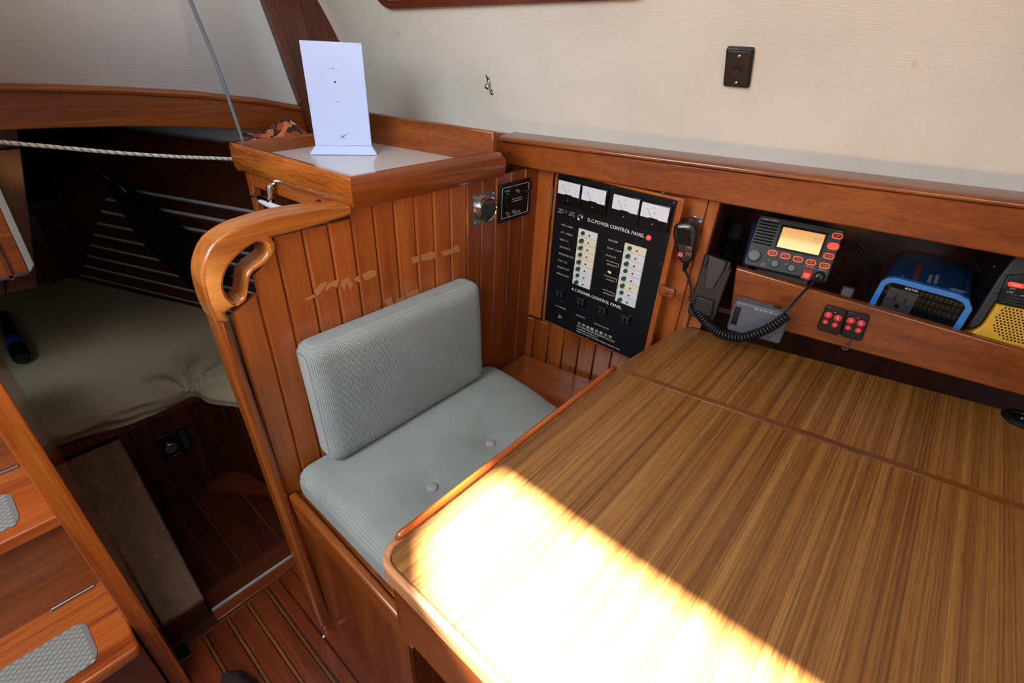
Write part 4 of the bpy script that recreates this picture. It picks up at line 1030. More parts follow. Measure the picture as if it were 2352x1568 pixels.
# bracket plate
c0, c1 = Fm.px(*MQ(650, 150), .022), Fm.px(*MQ(1010, 390), .022)
mb = thing('mic_bracket', 'small steel microphone bracket screwed to the wooden stile', 'bracket', m=Fm.m)
ob('plate', box(c0.x, c1.x, c1.y, c0.y - .004, .0203, .0222), STEEL, mb, bevel=.0006)
ob('clip', box(c0.x, c0.x + .010, c1.y - .003, c1.y + .001, .022, .030), STEEL, mb, bevel=.0008); ob('clip', box(c1.x - .010, c1.x, c1.y - .003, c1.y + .001, .022, .030), STEEL, mb, bevel=.0008)
ob('screw', lathe([(.0028, .022), (.0024, .0236), (.001, .0242)], 12, None, (c0.x + c1.x) / 2 - .002, (c0.y + c1.y) / 2 + .001), CHROME, mb)
# ---- cord: straight tails and coil
cw_ = thing('coiled_cord', 'black coiled microphone cord sagging over the grey box', 'cord', loc=HP(.02, -.03, .8))
tail1 = spline([Fm.w(sr.x - .001, sr.y - .018, .040), PH(1582, 640, -.036), PH(1588, 668, -.036), PH(1584, 688, -.038), PH(1592, 694, -.038)], 6)
wob('cable', tube(tail1, .0026, 8), BLK, cw_)
mid = spline([PH(1592, 694, -.038), PH(1607, 722, -.050), PH(1628, 746, -.064), PH(1660, 768, -.082), PH(1698, 775, -.088), PH(1740, 765, -.086), PH(1775, 748, -.080), PH(1808, 724, -.072)], 10)
wob('coil', tube(helix(mid, .0078, 37, 14), .0031, 7), BLK, cw_, ang=3)
tail2 = spline([PH(1808, 724, -.072), PH(1806, 716, -.072), PH(1822, 697, -.060), PH(1848, 668, -.036), connW], 6)
wob('cable', tube(tail2, .0027, 8), BLK, cw_)
# ---- grey box leaning on the lower fiddle, standing on the table
def V4(x, y): return (1560 + x / 4.9, 560 + y / 4.9)
Fx = Fr(PH(1669, 752, -.045), -HD, ZZ)
c = [Fx.px(*V4(*q)) for q in ((600, 645), (1240, 775), (1150, 1150), (530, 950))]
gw = (c[1].x + c[2].x) / 2; gh = (c[0].y + c[1].y) / 2
gb = thing('grey_box', 'grey plastic box fixed to the lower shelf fiddle behind the coiled cord', 'box', m=Fx.m)
ob('case', prism(rrect(0, gw, -.006, gh, .007), -.0325, 0), GREY, gb, bevel=.005, seg=3)
ob('dark_inset', box(.004, .017, .012, gh * .82, -.002, .0008), BLK, gb, bevel=.0006)
for i in range(6):
    ob('indicator_mark', box(.042 + i * .0098, .049 + i * .0098, gh - .0085, gh - .0065, -.001, .0006), LETG, gb, smooth=False)
ob('port', box(gw * .68, gw * .82, gh - .003, gh + .0006, -.026, -.016), BLK, gb)
# ---- black belt-clip holster between stile and fiddle
Fh = tilt(1612, 728, -.030, 8)
hp_ = [Fh.px(*V4(*q), .016) for q in [(330, 115), (540, 190), (575, 260), (590, 300), (540, 420), (470, 620), (400, 830), (360, 900), (110, 800), (95, 770), (130, 640), (200, 420), (260, 220), (280, 130)]]
hs = thing('belt_holster', 'black plastic handset cradle propped beside the wooden stile', 'holder', m=Fh.m)
ob('back', prism([(p.x, p.y) for p in hp_], -.004, .016), BLK, hs, bevel=.002)
cl_ = [Fh.px(*V4(*q), .022) for q in [(340, 125), (530, 200), (500, 300), (420, 440), (380, 510), (310, 510), (280, 470), (310, 260)]]
ob('clip', prism([(p.x, p.y) for p in cl_], .017, .024), DGREY, hs, bevel=.002)
for q in ((300, 190), (555, 240)):
    c_ = Fh.px(*V4(*q), .02); ob('ear', box(c_.x - .004, c_.x + .004, c_.y - .012, c_.y + .008, .012, .022), BLK, hs, bevel=.002)
lo_ = [Fh.px(*V4(*q), .026) for q in [(190, 580), (395, 650), (360, 830), (140, 770)]]
ob('pocket', prism([(p.x, p.y) for p in lo_], .014, .026), BLK, hs, bevel=.003)
# ---- two remote fobs on the lower fiddle
Ff = Fr(PH(1937, 745, -.0125), -HD, ZZ)
fobs = [([(1650, 712), (1665, 698), (1880, 752), (1888, 775), (1805, 1020), (1760, 1032), (1560, 965), (1552, 940)], [(1678, 803, .0088, 'A'), (1786, 838, .0088, 'B'), (1645, 877, .0063, 'C'), (1751, 912, .0067, 'D')], (1755, 771), 'black remote fob with four red buttons beside the grey box'),
        ([(1888, 775), (1905, 762), (2130, 810), (2146, 835), (2055, 1080), (2020, 1096), (1830, 1045), (1815, 1020)], [(1933, 867, .0088, 'A'), (2048, 898, .0088, 'B'), (1901, 943, .0066, 'C'), (2015, 974, .0070, 'D')], (2012, 832), 'black remote fob with four red buttons and a dangling key ring')]
for pts, bts, led, lab in fobs:
    P = [Ff.px(*V4(*q), .010) for q in pts]; cx = sum(p.x for p in P) / len(P); cy = sum(p.y for p in P) / len(P)
    Fo = Fr(Ff.w(cx, cy, 0), -HD, ZZ)
    rf = thing('remote_fob', lab, 'remote', m=Fo.m, group='remote fobs on the shelf fiddle')
    ob('case', prism([(p.x - cx, p.y - cy) for p in P], .0004, .010), BLK, rf, bevel=.002)
    for bx_, by_, r_, ch in bts:
        c_ = Ff.px(*V4(bx_, by_), .011); r_ *= .83
        k = ob('key', lathe([(r_, .009), (r_, .0112), (r_ * .9, .0118), (r_ * .3, .0120)], 20, None, c_.x - cx, c_.y - cy), REDB, rf)
        text('lettering', ch, r_ * .95, c_.x - cx, c_.y - cy, .0122, LET, k, 'CENTER')
    c_ = Ff.px(*V4(*led), .010); ob('led', lathe([(.0018, .0095), (.0016, .0106), (.0006, .0110)], 10, None, c_.x - cx, c_.y - cy), REDB, rf)
    if 'ring' in lab:
        a, b = Ff.px(*V4(1935, 1085), .005), Ff.px(*V4(1890, 1165), .006)
        ob('ring_cord', tube([(a.x - cx, a.y - cy + .004, .005), (b.x - cx, b.y - cy, .006)], .0012, 6), STEEL, rf)
        ob('key_ring', tube([(b.x - cx - .003 + x, b.y - cy - .002 + y, .006) for x, y in circ(0, 0, .0055, 16, .0035)], .0011, 6, closed=True), STEEL, rf)
# ---- blue inverter on the shelf
def I5(x, y): return (1920 + x / 5.4444, 520 + y / 5.4444)
Fi = tilt(2110, 700, .030, 0, -10.4)
c = [Fi.px(*I5(*q)) for q in ((640, 612), (1735, 890), (1560, 1320), (385, 965))]
ix0 = (c[0].x + c[3].x) / 2 - .004; ix1 = (c[1].x + c[2].x) / 2 + .002; iy1 = (c[0].y + c[1].y) / 2; iy0 = .8395 - Fi.w(0, 0).z
iv = thing('power_inverter', 'blue power inverter with black outlet face on the shelf', 'inverter', m=Fi.m)
sil = [(ix0, iy0), (ix1, iy0), (ix1, iy1 - .022), (ix1 - .012, iy1 - .006), (ix1 - .03, iy1), (ix0 + .026, iy1), (ix0 + .012, iy1 - .004), (ix0 + .004, iy1 - .016)]
ob('case', prism([(ix0 + .004 + (x - ix0) * .96, y - .003) for x, y in sil], -.22, -.010), INVD, iv, bevel=.003)
for k_ in range(5): ob('case_rib', box(ix0 + .03 + k_ * .026, ix0 + .036 + k_ * .026, iy1 - .004, iy1 - .0015, -.19, -.03), INVD, iv, bevel=.0006) if k_ in (0, 4) else None
inner = [(ix0 + .012, iy0 + .010), (ix1 - .012, iy0 + .010), (ix1 - .011, iy1 - .022), (ix1 - .018, iy1 - .014), (ix1 - .032, iy1 - .011), (ix0 + .028, iy1 - .011), (ix0 + .020, iy1 - .013), (ix0 + .014, iy1 - .020)]
ob('front_frame', holed(sil, inner, -.012, .002), INVB, iv, bevel=.001)
BLKM = plain('matt_black', '#070708', .75, spec=.15)
fc = ob('front_grille', box(ix0 + .010, ix1 - .010, iy0 + .008, iy1 - .009, -.010, -.004), BLKM, iv)
ob('outlet_plate', box(ix0 + .022, ix0 + .072, iy0 + .012, iy1 - .022, -.004, -.0022), DGREY, iv, bevel=.001)
for a in range(4):
    for b in range(9):
        x = ix1 - .018 - b * .0078; y = iy1 - .020 - a * .013
        ob('vent_slot', box(x - .0028, x + .0028, y - .0045, y + .0045, -.0042, -.0034), BLKG, iv, smooth=False)
for a in range(5):
    for b in range(2): ob('vent_slot', box(ix0 + .0125 + b * .0055, ix0 + .0165 + b * .0055, iy1 - .024 - a * .0125, iy1 - .0165 - a * .0125, -.0042, -.0034), BLKG, iv, smooth=False)
for dx, dy, w_, h_ in ((-.008, .006, .0018, .0056), (.009, .004, .0018, .0050), (0, -.012, .0034, .0034)):
    ob('outlet_slot', box(ix0 + .047 + dx - w_, ix0 + .047 + dx + w_, iy1 - .045 + dy - h_, iy1 - .045 + dy + h_, -.0024, -.0019), BLKG, iv, smooth=False)
text('lettering', 'BESTEK', .0062, ix0 + .046, iy1 - .0175, -.0036, LET, iv, sx=1.1)
# printing on the case top
ob('red_stripe', box(ix0 + .050, ix0 + .058, iy1 - .0032, iy1 - .0026, -.150, -.030), plain('stripe_red', '#8a2a22', .5), iv)
for k_, (dx, l0, l1) in enumerate(((.074, -.085, -.03), (.084, -.095, -.035), (.112, -.035, -.022))): ob('print_line', box(ix0 + dx, ix0 + dx + (.006 if k_ < 2 else .022), iy1 - .0032, iy1 - .0027, l0, l1), plain('print_grey', '#7c8797', .5), iv)
# ---- yellow and black jump starter at the end of the shelf
def Y3(x, y): return (2200 + x / 6.031, 560 + y / 6.031)
Fy = tilt(2300, 770, .024, 12)
def yl(x, y, off=0): p = Fy.px(*Y3(x, y), off); return (p.x, p.y)
yk = thing('jump_starter', 'yellow and black portable power pack at the end of the shelf', 'power pack', m=Fy.m)
a = yl(140, 1235); b = yl(548, 828); w_ = .175; ybt = (.840 - Fy.O.z) / math.cos(math.radians(12)) + .012
yp = [(a[0], a[1] - .004), (a[0] + .004, a[1] + .002)] + [yl(*q) for q in ((250, 1190), (340, 1140), (400, 1060), (548, 828), (700, 860))] + [(b[0] + w_, b[1] + .006), (b[0] + w_ + .02, ybt), (a[0] + .06, ybt), (a[0] + .01, max(ybt, a[1] - .02))]
ob('yellow_shell', prism(yp, -.05, 0), YEL, yk, bevel=.003)
bp = [yl(*q, .002) for q in ((110, 1190), (250, 1188), (340, 1135), (400, 1055), (545, 825), (700, 858))] + [(b[0] + w_, b[1] + .006), (b[0] + w_, b[1] + .14)] + [yl(*q, .002) for q in ((1000, 20), (860, 60), (740, 240), (560, 480), (430, 690), (330, 850))]
bp = bp[:-6] + [(b[0] + w_, b[1] + .085), (b[0] + .085, b[1] + .082), yl(860, 90), yl(740, 240), yl(560, 480), yl(430, 690), yl(260, 960)]
ob('black_body', prism(bp, -.09, -.004), BLK, yk, bevel=.004)
pp_ = [yl(*q, .001) for q in ((560, 740), (548, 822), (700, 862))] + [(b[0] + w_, b[1] + .008), (b[0] + w_, b[1] + .07), (b[0] + .05, b[1] + .075)] + [yl(700, 430)]
ob('panel_plate', prism(pp_, -.006, .001), BLKG, yk, bevel=.001)
cc = Fy.px(*Y3(808, 570), .001); k_ = ob('red_key', prism([(cc.x + x, cc.y + y) for x, y in rrect(-.0125, .0125, -.0042, .0042, .0040)], .001, .003), GLOWR, yk, bevel=.0006)
text('lettering', 'AUX', .0055, cc.x, cc.y, .0031, LET, k_, 'CENTER'); tfit('12V/DC', Fy, Y3(715, 612), Y3(800, 632), .0048, LETG, yk, .0014); tfit('JUMP', Fy, Y3(680, 655), Y3(765, 680), .0048, LETG, yk, .0014); tfit('AIR', Fy, Y3(860, 715), Y3(915, 730), .0048, LETG, yk, .0014)
for i in range(4): y = b[1] + .004 + i * .0052; ob('panel_rib', box(b[0] + .003 + i * .002, b[0] + w_ - .004, y + .001, y + .003, .0005, .0016), BLK, yk)
hc = Fy.px(*Y3(905, 1100), .0004)
for i in range(-11, 12):
    for j in range(-9, 10):
        x = i * .0056 + (.0028 if j % 2 else 0); y = j * .0050
        if math.hypot(x, y * 1.0) < .040 and hc.y + y < b[1] - .004:
            ob('speaker_hole', lathe([(.0017, -.001), (.0017, .0003)], 8, None, hc.x + x, hc.y + y), BLKG, yk, smooth=False)
# ---- clutter in the recess
def thing_tube(name, lab, cat, pts, r, mat, n=8, part='body'):
    t = thing(name, lab, cat, loc=Vector(pts[0])); wob(part, tube(pts, r, n), mat, t, ang=1); return t
t = thing('handheld_torch', 'dark metal torch lying in the recess left of the radio', 'torch', loc=PH(1690, 600, .06))
p0, p1 = PH(1672, 605, .05), PH(1692, 522, .13); ax = (p1 - p0)
wob('barrel', tube([p0, p0 + ax * .6], .015, 16), BLKG, t); wob('head', tube([p0 + ax * .6, p0 + ax * .72, p0 + ax], [.015, .018, .018], 16), plain('torch_metal', '#4a4c50', .25, .8), t)
wob('lens_ring', tube([p0 + ax * 1.0, p0 + ax * 1.02], [.018, .0155], 16), CHROME, t)
t = thing('blue_pouch', 'dark blue folded pouch wedged against the radio side', 'pouch', loc=PH(1712, 620, .03))
fs = [PH(*q, o) for q, o in (((1700, 612), .02), ((1722, 618), .02), ((1752, 520), .10), ((1730, 505), .10))]
bm = B(); N_ = 8; rws = []
for i in range(N_ + 1):
    s_ = i / N_; a, b = fs[0].lerp(fs[3], s_), fs[1].lerp(fs[2], s_)
    rws.append([bm.verts.new(a.lerp(b, j / 5) - HN * .012 * math.sin(math.pi * j / 5) * (1 - .5 * s_) + HN * .02) for j in range(6)])
for a, b in zip(rws, rws[1:]):
    for j in range(5): bm.faces.new((a[j], a[j + 1], b[j + 1], b[j]))
o = wob('cloth', bm, TARP, t, ang=3); o.modifiers.new('t', 'SOLIDIFY').thickness = .006
t = thing('spare_handset', 'dark grey plastic handset end standing between radio and blue inverter', 'handset', loc=PH(1960, 665, .03))
Fz = tilt(1958, 690, .03, 20)
a = [Fz.px(*q) for q in ((1938, 655), (1964, 655), (1978, 692), (1946, 692))]
wd = .017
ob_ = thing and None
m_ = Fz.m
q = box(a[0].x, a[0].x + wd * 1.4, a[2].y - .03, a[0].y, -.03, -.006)
o = ob('shell', q, DGREY, t, bevel=.004, seg=3); o.matrix_parent_inverse = t.matrix_basis.inverted(); o.matrix_basis = m_
for i, (pp0, pp1, pp2, r_, mt_, lab) in enumerate(((((1660, 500), .10), ((1680, 560), .18), ((1650, 610), .16), .004, BLK, 'thick black cable hanging at the left end of the recess'), (((1725, 505), .16), ((1748, 490), .14), ((1768, 480), .12), .0022, plain('wire_red', '#6a1a1a', .5), 'thin red wire running behind the radio top'), (((1965, 560), .20), ((2000, 620), .16), ((1985, 690), .06), .0035, BLK, 'black cable looping down between radio and blue inverter'), (((2240, 600), .16), ((2265, 650), .12), ((2240, 720), .06), .004, BLK, 'black cable between blue inverter and yellow power pack'))):
    pts = spline([PH(*q, o_) for q, o_ in (pp0, pp1, pp2)], 8)
    thing_tube('cable', lab, 'cable', pts, r_, mt_, part='sheath')
t = thing('card_tag', 'crumpled brown paper tag behind the yellow power pack', 'tag', loc=PH(2290, 620, .10))
c = [PH(*q, .10) for q in ((2280, 612), (2302, 604), (2306, 622), (2292, 632))]
wob('paper', hexa(B(), c, [p + HN * .002 for p in c]), plain('card', '#6e5a44', .8), t)
# ---- dark rubber knob lid on the table, far right
kp = PZ(2325, 966, TZ)
t = thing('rubber_plug', 'round black rubber cap lying on the laminate table', 'cap', loc=kp + Vector((.012, -.012, 0)))
ob('cap', lathe([(.030, .0005), (.031, .004), (.027, .008), (.018, .009), (.016, .0065), (.006, .0065), (.004, .010), (.001, .0105)], 32), BLK, t, ang=.8)
# ---- crumbs on the seat bead are left to the material; white paint fleck on the sole
# ---- router on the tray
ra, rb = PZ(710, 355, TRZ + .001), PZ(867, 356, TRZ + .001)
Ru = (rb - ra).normalized(); Fr_ = Fr((ra + rb) / 2, Ru, ZZ)
rw = (rb - ra).length
ro = thing('wifi_router', 'white slab shaped router standing on flared foot on the tray', 'router', m=Fr_.m)
tl_, tr__ = None, None
# body leans very slightly back
Fl = Fr(Fr_.w(0, 0, -.014), Ru, ZZ - Fr_.n * .0)
y_b = Fr_.px(727, 334, -.014).y; xl = (Fr_.px(727, 335, -.014).x); xr = Fr_.px(856, 335, -.014).x; ytop = (Fr_.px(684, 94, -.014).y + Fr_.px(828, 97, -.014).y) / 2
xt0, xt1 = Fr_.px(684, 94, -.014).x, Fr_.px(828, 97, -.014).x
bw0, bw1 = (xl + xt0) / 2, (xr + xt1) / 2
ob('body', hexa(B(), [(bw0, y_b, -.014), (bw1, y_b, -.014), (bw1, y_b, -.028), (bw0, y_b, -.028)], [(bw0, ytop, -.014), (bw1, ytop, -.014), (bw1, ytop, -.030), (bw0, ytop, -.030)]), ROUTERW, ro, bevel=.0012)
ob('foot', hexa(B(), [(-rw / 2, 0, 0), (rw / 2, 0, 0), (rw / 2, 0, -.046), (-rw / 2, 0, -.046)], [(bw0, y_b, -.0135), (bw1, y_b, -.0135), (bw1, y_b, -.0285), (bw0, y_b, -.0285)]), ROUTERW, ro, bevel=.0008)
def RQ(x, y): return (660 + x / 5.225, 80 + y / 5.225)
def rq(x, y): return Fr_.px(*RQ(x, y), -.0138)
for q, r_ in (((547, 405), .0011), ((571, 567), .0022), ((604, 804), .0011)):
    c_ = rq(*q); ob('dot', lathe([(r_, -.0141), (r_, -.0137)], 14, None, c_.x, c_.y), INK, ro)
for (cx, cy), rx, ry, tl in (((577, 605), 190, 200, 0), ((571, 510), 220, 190, 0), ((571, 560), 145, 158, 0)):
    c_ = rq(cx, cy); e1 = rq(cx + rx, cy + rx * .01); r_ = (e1 - c_).x; e2_ = rq(cx, cy - ry); ry_ = (e2_ - c_).y
    ob('orbit_line', tube([(x, y, -.0139) for x, y in circ(c_.x, c_.y, r_, 48, ry_)], .00022 if rx == 190 else .00014, 4, closed=True), INKL, ro)
pts = [rq(645, 1243), rq(664, 1222), rq(690, 1203), rq(720, 1192), rq(750, 1187)]
lg = tube([(p.x, p.y, -.0138) for p in pts], [.0007, .0007, .0005, .0003, .0001], 4)
pts = [rq(640, 1205), rq(660, 1222)]; tube([(p.x, p.y, -.0138) for p in pts], .0007, 4, lg)
pts = [rq(668, 1226), rq(694, 1243)]; tube([(p.x, p.y, -.0138) for p in pts], .0007, 4, lg)
ob('logo_mark', lg, INK, ro)
# ---- black outlet plate and steel strap clip on the side wall
Fo = wallframe(1697, 155)
def O_(x, y): return (1620 + x / 10.456, 80 + y / 10.456)
ot = thing('wall_socket', 'black rectangular socket plate with two screws on the vinyl wall', 'socket', m=Fo.m)
q = [Fo.px(*O_(*p), .012) for p in ((525, 390), (1110, 380), (1025, 1270), (440, 1240))]
def mean2(f, i, j): return (getattr(q[i], f) + getattr(q[j], f)) / 2
ox0, ox1, oy1, oy0 = mean2('x', 0, 3), mean2('x', 1, 2), mean2('y', 0, 1), mean2('y', 2, 3)
slo = ((q[0].x - q[3].x) + (q[1].x - q[2].x)) / 2
sh_ = slo / (oy1 - oy0)
def sk(p): return (p[0] + (p[1] - (oy0 + oy1) / 2) * sh_ * .8, p[1])
ob('base', prism([sk(p) for p in rrect(ox0 - .0025, ox1 + .0025, oy0 - .0025, oy1 + .0025, .004)], -.004, .009), BLK, ot, bevel=.002)
ob('face', prism([sk(p) for p in rrect(ox0, ox1, oy0, oy1, .003)], .008, .0125), BLK, ot, bevel=.002, seg=3)
mx_, my_ = (ox0 + ox1) / 2, (oy0 + oy1) / 2
ob('socket_disc', lathe([(.0105, .012), (.0100, .0132), (.0035, .0128), (.0030, .0115)], 28, None, *sk((mx_, my_ - .002))), BLK, ot)
ob('key_slot', lathe([(.0028, .0118), (.0022, .0131)], 8, None, *sk((mx_, my_ - .002))), DGREY, ot)
for d_ in (1, -1): ob('screw', lathe([(.0034, .012), (.0030, .0136), (.0012, .0140)], 14, None, *sk((mx_, my_ + d_ * (oy1 - oy0) * .37))), CHROME, ot)
Fk = wallframe(1123, 195)
sg = thing('strap_clip', 'small chrome strap clip screwed to the vinyl side wall', 'clip', m=Fk.m)
def K_(x, y): p = Fk.px(820 + x / 4.9, y / 4.9, .002); return p
a, b = K_(1465, 862), K_(1512, 1048); ax = (b - a); al = ax.length; axn = ax.normalized(); pn_ = Vector((-axn.y, axn.x, 0))
path = [(-.10, .0015), (.0, .0015), (.22, .0015), (.30, .004), (.36, .012), (.48, .016), (.62, .015), (.72, .008), (.78, .0018), (1.0, .0015), (1.12, .0015)]
bm = B(); rws = []
for t_, h_ in path:
    c_ = a + ax * t_; w_ = .0042
    rws.append([bm.verts.new((c_.x + pn_.x * s_ * w_, c_.y + pn_.y * s_ * w_, h_)) for s_ in (-1, 1)])
for u_, v_ in zip(rws, rws[1:]): bm.faces.new((u_[0], u_[1], v_[1], v_[0]))
o = ob('strap', bm, CHROME, sg, ang=.6); o.modifiers.new('t', 'SOLIDIFY').thickness = .0012
for c_ in (a, b): ob('screw', lathe([(.0036, .001), (.0030, .0030), (.001, .0040)], 14, None, c_.x, c_.y), CHROME, sg)
# ---- chrome bracketed paper towel bar under the tray
tbz = thing('towel_bar', 'white towel bar on chrome bracket under the wooden tray', 'towel bar', loc=PX(620, 440, .45))
XBr = A.x - .012
w1 = PX(619, 432, .447); w2 = PX(622, 462, .437)
wob('bracket_arm', tube(spline([w1 + Vector((.012, 0, .006)), w1, w2 + Vector((0, 0, .006)), w2], 5), [.0075 if i < 6 else .005 if i < 11 else .008 for i in range(16)], 12), CHROME, tbz)
r0, r1 = PX(581, 448, .437), PX(612, 458, .437)
rodd = (r1 - r0).normalized()
wob('finial', tube([r0 - rodd * .004, r0, r0 + rodd * .006], [.003, .0065, .003], 12), CHROME, tbz); wob('finial_stem', tube([r0, r0 + rodd * .030, r0 + rodd * .034, w2], [.003, .003, .006, .006], 12), CHROME, tbz)
e0, e1 = PX(596, 462, .432), PX(676, 492, .432)
wob('rod', tube([e0, e0.lerp(e1, .25), e1, e1 + (e1 - e0) * .8], [.003, .006, .008, .009], 14), WHITE, tbz)
wk = PX(726, 470, .452); wob('far_bracket', tube([wk + Vector((.010, 0, .004)), wk, wk - Vector((0, 0, .02))], [.006, .0065, .005], 10), BLKG, tbz)
# ---- grey cable and braided rope across the aft opening
thing_tube('grey_cable', 'thin grey cable running down in front of the aft rail', 'cable', spline([PY(400, -110, 1.24), PY(437, 0, 1.24), PY(470, 80, 1.24), PY(498, 150, 1.235), PY(528, 235, 1.23), PY(556, 318, 1.225), PY(572, 370, 1.22)], 6), .0038, RUBW, 10, part='sheath')
rp = thing('braided_rope', 'thin white twisted rope stretched across the aft cabin opening', 'rope', loc=PY(300, 350, 1.2))
rpath = [PY(x, y, 1.205) for x, y in ((-160, 305), (-60, 317), (0, 326), (130, 338), (260, 350), (390, 359), (480, 363), (560, 366))]
rpath = spline(rpath, 8); bm = B()
for k_ in range(3):
    h = helix(rpath, .0019, 60, 9); n_ = 9 * k_ // 3
    tube([h[min(len(h) - 1, i + 3 * k_)] for i in range(len(h) - 9)] if 0 else h, .0001, 4) .free() if 0 else None
def helixp(path, R, turns, per, ph):
    pts = [Vector(p) for p in path]; N_ = turns * per; out = []
    for i in range(N_ + 1):
        s_ = i / N_ * (len(pts) - 1); j = min(int(s_), len(pts) - 2); p = pts[j].lerp(pts[j + 1], s_ - j)
        d_ = (pts[j + 1] - pts[j]).normalized(); up = ZZ - d_ * ZZ.dot(d_); up.normalize(); sd = d_.cross(up); a_ = 2 * math.pi * i / per + ph
        out.append(p + (up * math.cos(a_) + sd * math.sin(a_)) * R)
    return out
for k_ in range(3): wob('strand', tube(helixp(rpath, .0019, 46, 8, k_ * 2.094), .0021, 5), ROPE if k_ < 2 else plain('rope_grey', '#8f9088', .8), rp, ang=3)
# ---- printed cloth crumpled behind the tray
pc = thing('printed_cloth', 'crumpled red and black printed cloth behind the wooden tray', 'cloth', loc=PY(650, 305, 1.27))
bm = B(); rws = []
for i in range(24):
    row = []
    for j in range(9):
        s_, t_ = i / 23, j / 8
        base = PY(585 + s_ * 140, 330, 1.25); hgt = (.012 + .038 * math.exp(-((s_ - .72) / .22) ** 2)) * (1 - abs(t_ * 2 - 1) ** 2)
        n_ = noise.noise(Vector((s_ * 9, t_ * 4, 0)))
        row.append(bm.verts.new(base + Vector((.008 * n_, .012 + t_ * .08, hgt * (1 + .7 * n_) + .003))))
    rws.append(row)
for a, b in zip(rws, rws[1:]):
    for j in range(8): bm.faces.new((a[j], a[j + 1], b[j + 1], b[j]))
wob('cloth', bm, PRINT, pc, ang=3, sub=1)
zz0 = PY(650, 332, 1.25).z
sf = thing('aft_ledge', 'narrow dark wooden ledge behind the tray under the printed cloth', 'ledge', loc=(.7, 1.28, zz0 - .01))
wob('board', box(.50, .90, 1.245, 1.352, zz0 - .014, zz0), W['deepx'], sf)
# ---- blue banded torch standing on the mattress
tp0, tp1 = PZ(60, 836, .462), PZ(17, 745, .462)
t = thing('blue_torch', 'black torch with glossy blue band lying on the berth sheet', 'torch', loc=tp0)
ax = Vector(((tp1 - tp0).x, (tp1 - tp0).y, 0)); up_ = Vector((0, 0, .024))
P_ = lambda f_: tp0 + ax * f_ + up_
wob('tail_cap', tube([P_(-.02), P_(0), P_(.12), P_(.2)], [.018, .022, .024, .0245], 20), BLKG, t)
wob('band', tube([P_(.2), P_(.36), P_(.42)], [.0248, .0242, .0225], 20), BLUEB, t); wob('grip', tube([P_(.42), P_(.6), P_(.85), P_(1.0), P_(1.1)], [.0222, .0175, .0165, .0185, .017], 20), BLK, t)
# ---- black cloth slung in the aft cabin
hc_ = thing('hanging_cloth', 'black cloth slung from a cord in front of the berth slats', 'cloth', loc=PS_(300, 500, -.05))
Lc = [(246, 412), (262, 440), (285, 490), (310, 535), (345, 580), (390, 615), (430, 650), (470, 690)]
Rc = [(258, 412), (290, 430), (330, 470), (380, 505), (430, 545), (475, 585), (500, 610), (520, 640)]
bm = B(); rws = []
for l, r in zip(Lc, Rc):
    a, b = PS_(*l, -.06), PS_(*r, -.06)
    rws.append([bm.verts.new(a.lerp(b, j / 8) - NS * .02 * math.sin(j * 1.4)) for j in range(9)])
for a, b in zip(rws, rws[1:]):
    for j in range(8): bm.faces.new((a[j], a[j + 1], b[j + 1], b[j]))
o = wob('cloth', bm, CLOTHK, hc_, ang=3, sub=1); o.modifiers.new('t', 'SOLIDIFY').thickness = .004
wob('cord', tube(spline([PS_(238, 402, -.05), PS_(255, 415, -.06), PS_(275, 428, -.062), PS_(290, 440, -.062)], 6), .0016, 6), ROPE, hc_)
# ---- round dial fitting on the berth front
Fd = Fr((0, 1.5035, 0), (1, 0, 0), ZZ)
def D_(x, y): return (340 + x / 13.064, 960 + y / 13.064)
q = [Fd.px(*D_(*p), .004) for p in ((160, 660), (1140, 265), (1440, 900), (480, 1350))]
cx = sum(p.x for p in q) / 4; cy = sum(p.y for p in q) / 4; hw_ = ((q[1].x + q[2].x) - (q[0].x + q[3].x)) / 4; hh_ = ((q[0].y + q[1].y) - (q[2].y + q[3].y)) / 4
dl = thing('dial_thermostat', 'small black control plate with round grey dial on the berth front', 'control', m=Fr(Fd.w(cx, cy, 0), (1, 0, 0), ZZ).m)
ob('plate', box(-hw_, hw_, -hh_, hh_, .0004, .004), BLKG, dl, bevel=.001)
ob('dial', lathe([(hw_ * .40, .004), (hw_ * .40, .010), (hw_ * .36, .012), (hw_ * .1, .0122)], 28, None, -hw_ * .28, -hh_ * .04), STEEL, dl)
ob('pointer', box(-hw_ * .30, -hw_ * .24, -hh_ * .06, hh_ * .16, .0121, .0128), INK, dl)
ob('slider_panel', box(hw_ * .45, hw_ * .78, -hh_ * .8, hh_ * .85, .004, .0055), DGREY, dl, bevel=.0005)
ob('blue_logo', prism([(-hw_ * .75, -hh_ * .88), (-hw_ * .52, -hh_ * .88), (-hw_ * .62, -hh_ * .66)], .004, .0044), BLUEB, dl)
text('lettering', 'WEBASTO', .006, -hw_ * .45, -hh_ * .78, .0042, LETG, dl)
# ---- open locker door hanging by the cockpit well: wood with white painted edge
Fw = Fr((0, 1.46, .95), (1, 0, 0), ZZ)
dr = thing('hatch_board', 'hanging wooden hatch board with white painted edge above the berth', 'board', m=Fw.m)
def wpx(*q): return [(p.x, p.y) for p in (Fw.px(x, y) for x, y in q)]
wd_ = wpx((-120, 215), (68, 625), (-120, 668))
ob('panel', prism(wd_, -.03, 0), W['treadx'], dr, bevel=.002)
ob('edge', prism(wpx((-120, 165), (78, 606), (69, 626), (-120, 214)), -.03, .003), WPAINT, dr, bevel=.001)
ob('batten', prism(wpx((-120, 330), (34, 640), (22, 642), (-120, 360)), -.001, .006), W['trimx'], dr, bevel=.001)
ob('lower_rail', prism(wpx((-120, 660), (68, 621), (64, 629), (-120, 672)), -.03, .006), plain('grey_edge', '#5c4a42', .5), dr, bevel=.001)
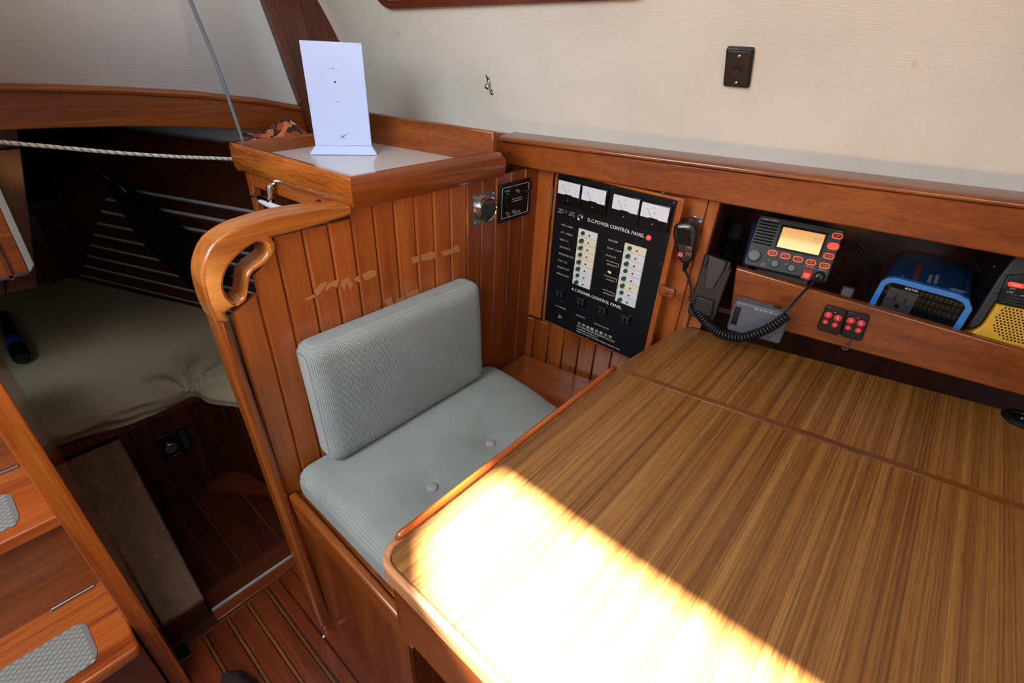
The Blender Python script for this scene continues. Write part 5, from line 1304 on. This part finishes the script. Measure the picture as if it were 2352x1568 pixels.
# ---- floor plate, paint fleck and shoe toe
c = [PZ(*q, .0015) for q in ((396, 1490), (424, 1471), (441, 1502), (410, 1522))]
fp = thing('sole_lift_plate', 'small dark square lift plate let into the plank sole', 'plate', loc=c[0])
wob('plate', prism([(p.x, p.y) for p in c], .0002, .0025), plain('dark_metal', '#1c2226', .4, .6), fp, bevel=.0008)
cr_ = [PZ(x, y, .0012) for x, y in ((396, 1490), (424, 1471), (441, 1502), (410, 1522))]
wob('rim', tube([(p.x, p.y, .002) for p in cr_], .0012, 5, closed=True), STEEL, fp)
pf = PZ(743, 1462, .001)
t = thing('paper_scrap', 'tiny white paper scrap on the sole beside the bench', 'scrap', loc=pf)
ob('scrap', prism([(-.004, -.002), (.001, -.004), (.004, .001), (0, .004)], .0005, .0012), LET, t)
s0 = PZ(527, 1560, .045)
t = thing('shoe', 'dark brown soft shoe toe on the plank sole', 'shoe', loc=(s0.x, s0.y, 0))
dv = Vector((s0.x, s0.y, 0)).normalized(); sd_ = Vector((dv.y, -dv.x, 0)); bm = B(); rws = []
for i in range(9):
    s_ = -.2 + .235 * i / 8
    w_ = .042 * math.sqrt(max(.02, 1 - max(0, (i - 4) / 4.2) ** 2.2)); h_ = (.075 - .028 * i / 8) * (1 if i < 7 else .92 - .2 * (i - 7))
    rws.append([bm.verts.new(dv * s_ + sd_ * w_ * math.cos(a_) + ZZ * (.002 + h_ * max(0, math.sin(a_)) ** .7)) for a_ in [math.pi * k_ / 8 for k_ in range(9)]])
for a, b in zip(rws, rws[1:]):
    for j in range(8): bm.faces.new((a[j], a[j + 1], b[j + 1], b[j]))
bm.faces.new(rws[0]); bm.faces.new(rws[-1][::-1])
ob('upper', bm, SHOE, t, ang=2, sub=1)
bm = hexa(B(), [r[0].co if 0 else p for r in () for p in ()] or [dv * -.2 + sd_ * .043, dv * -.02 + sd_ * .044, dv * .025 + sd_ * .028, dv * .042, dv * .025 - sd_ * .028, dv * -.02 - sd_ * .044, dv * -.2 - sd_ * .043], [p + ZZ * .010 for p in [dv * -.2 + sd_ * .043, dv * -.02 + sd_ * .044, dv * .025 + sd_ * .028, dv * .042, dv * .025 - sd_ * .028, dv * -.02 - sd_ * .044, dv * -.2 - sd_ * .043]])
ob('sole', bm, BLK, t, bevel=.002)
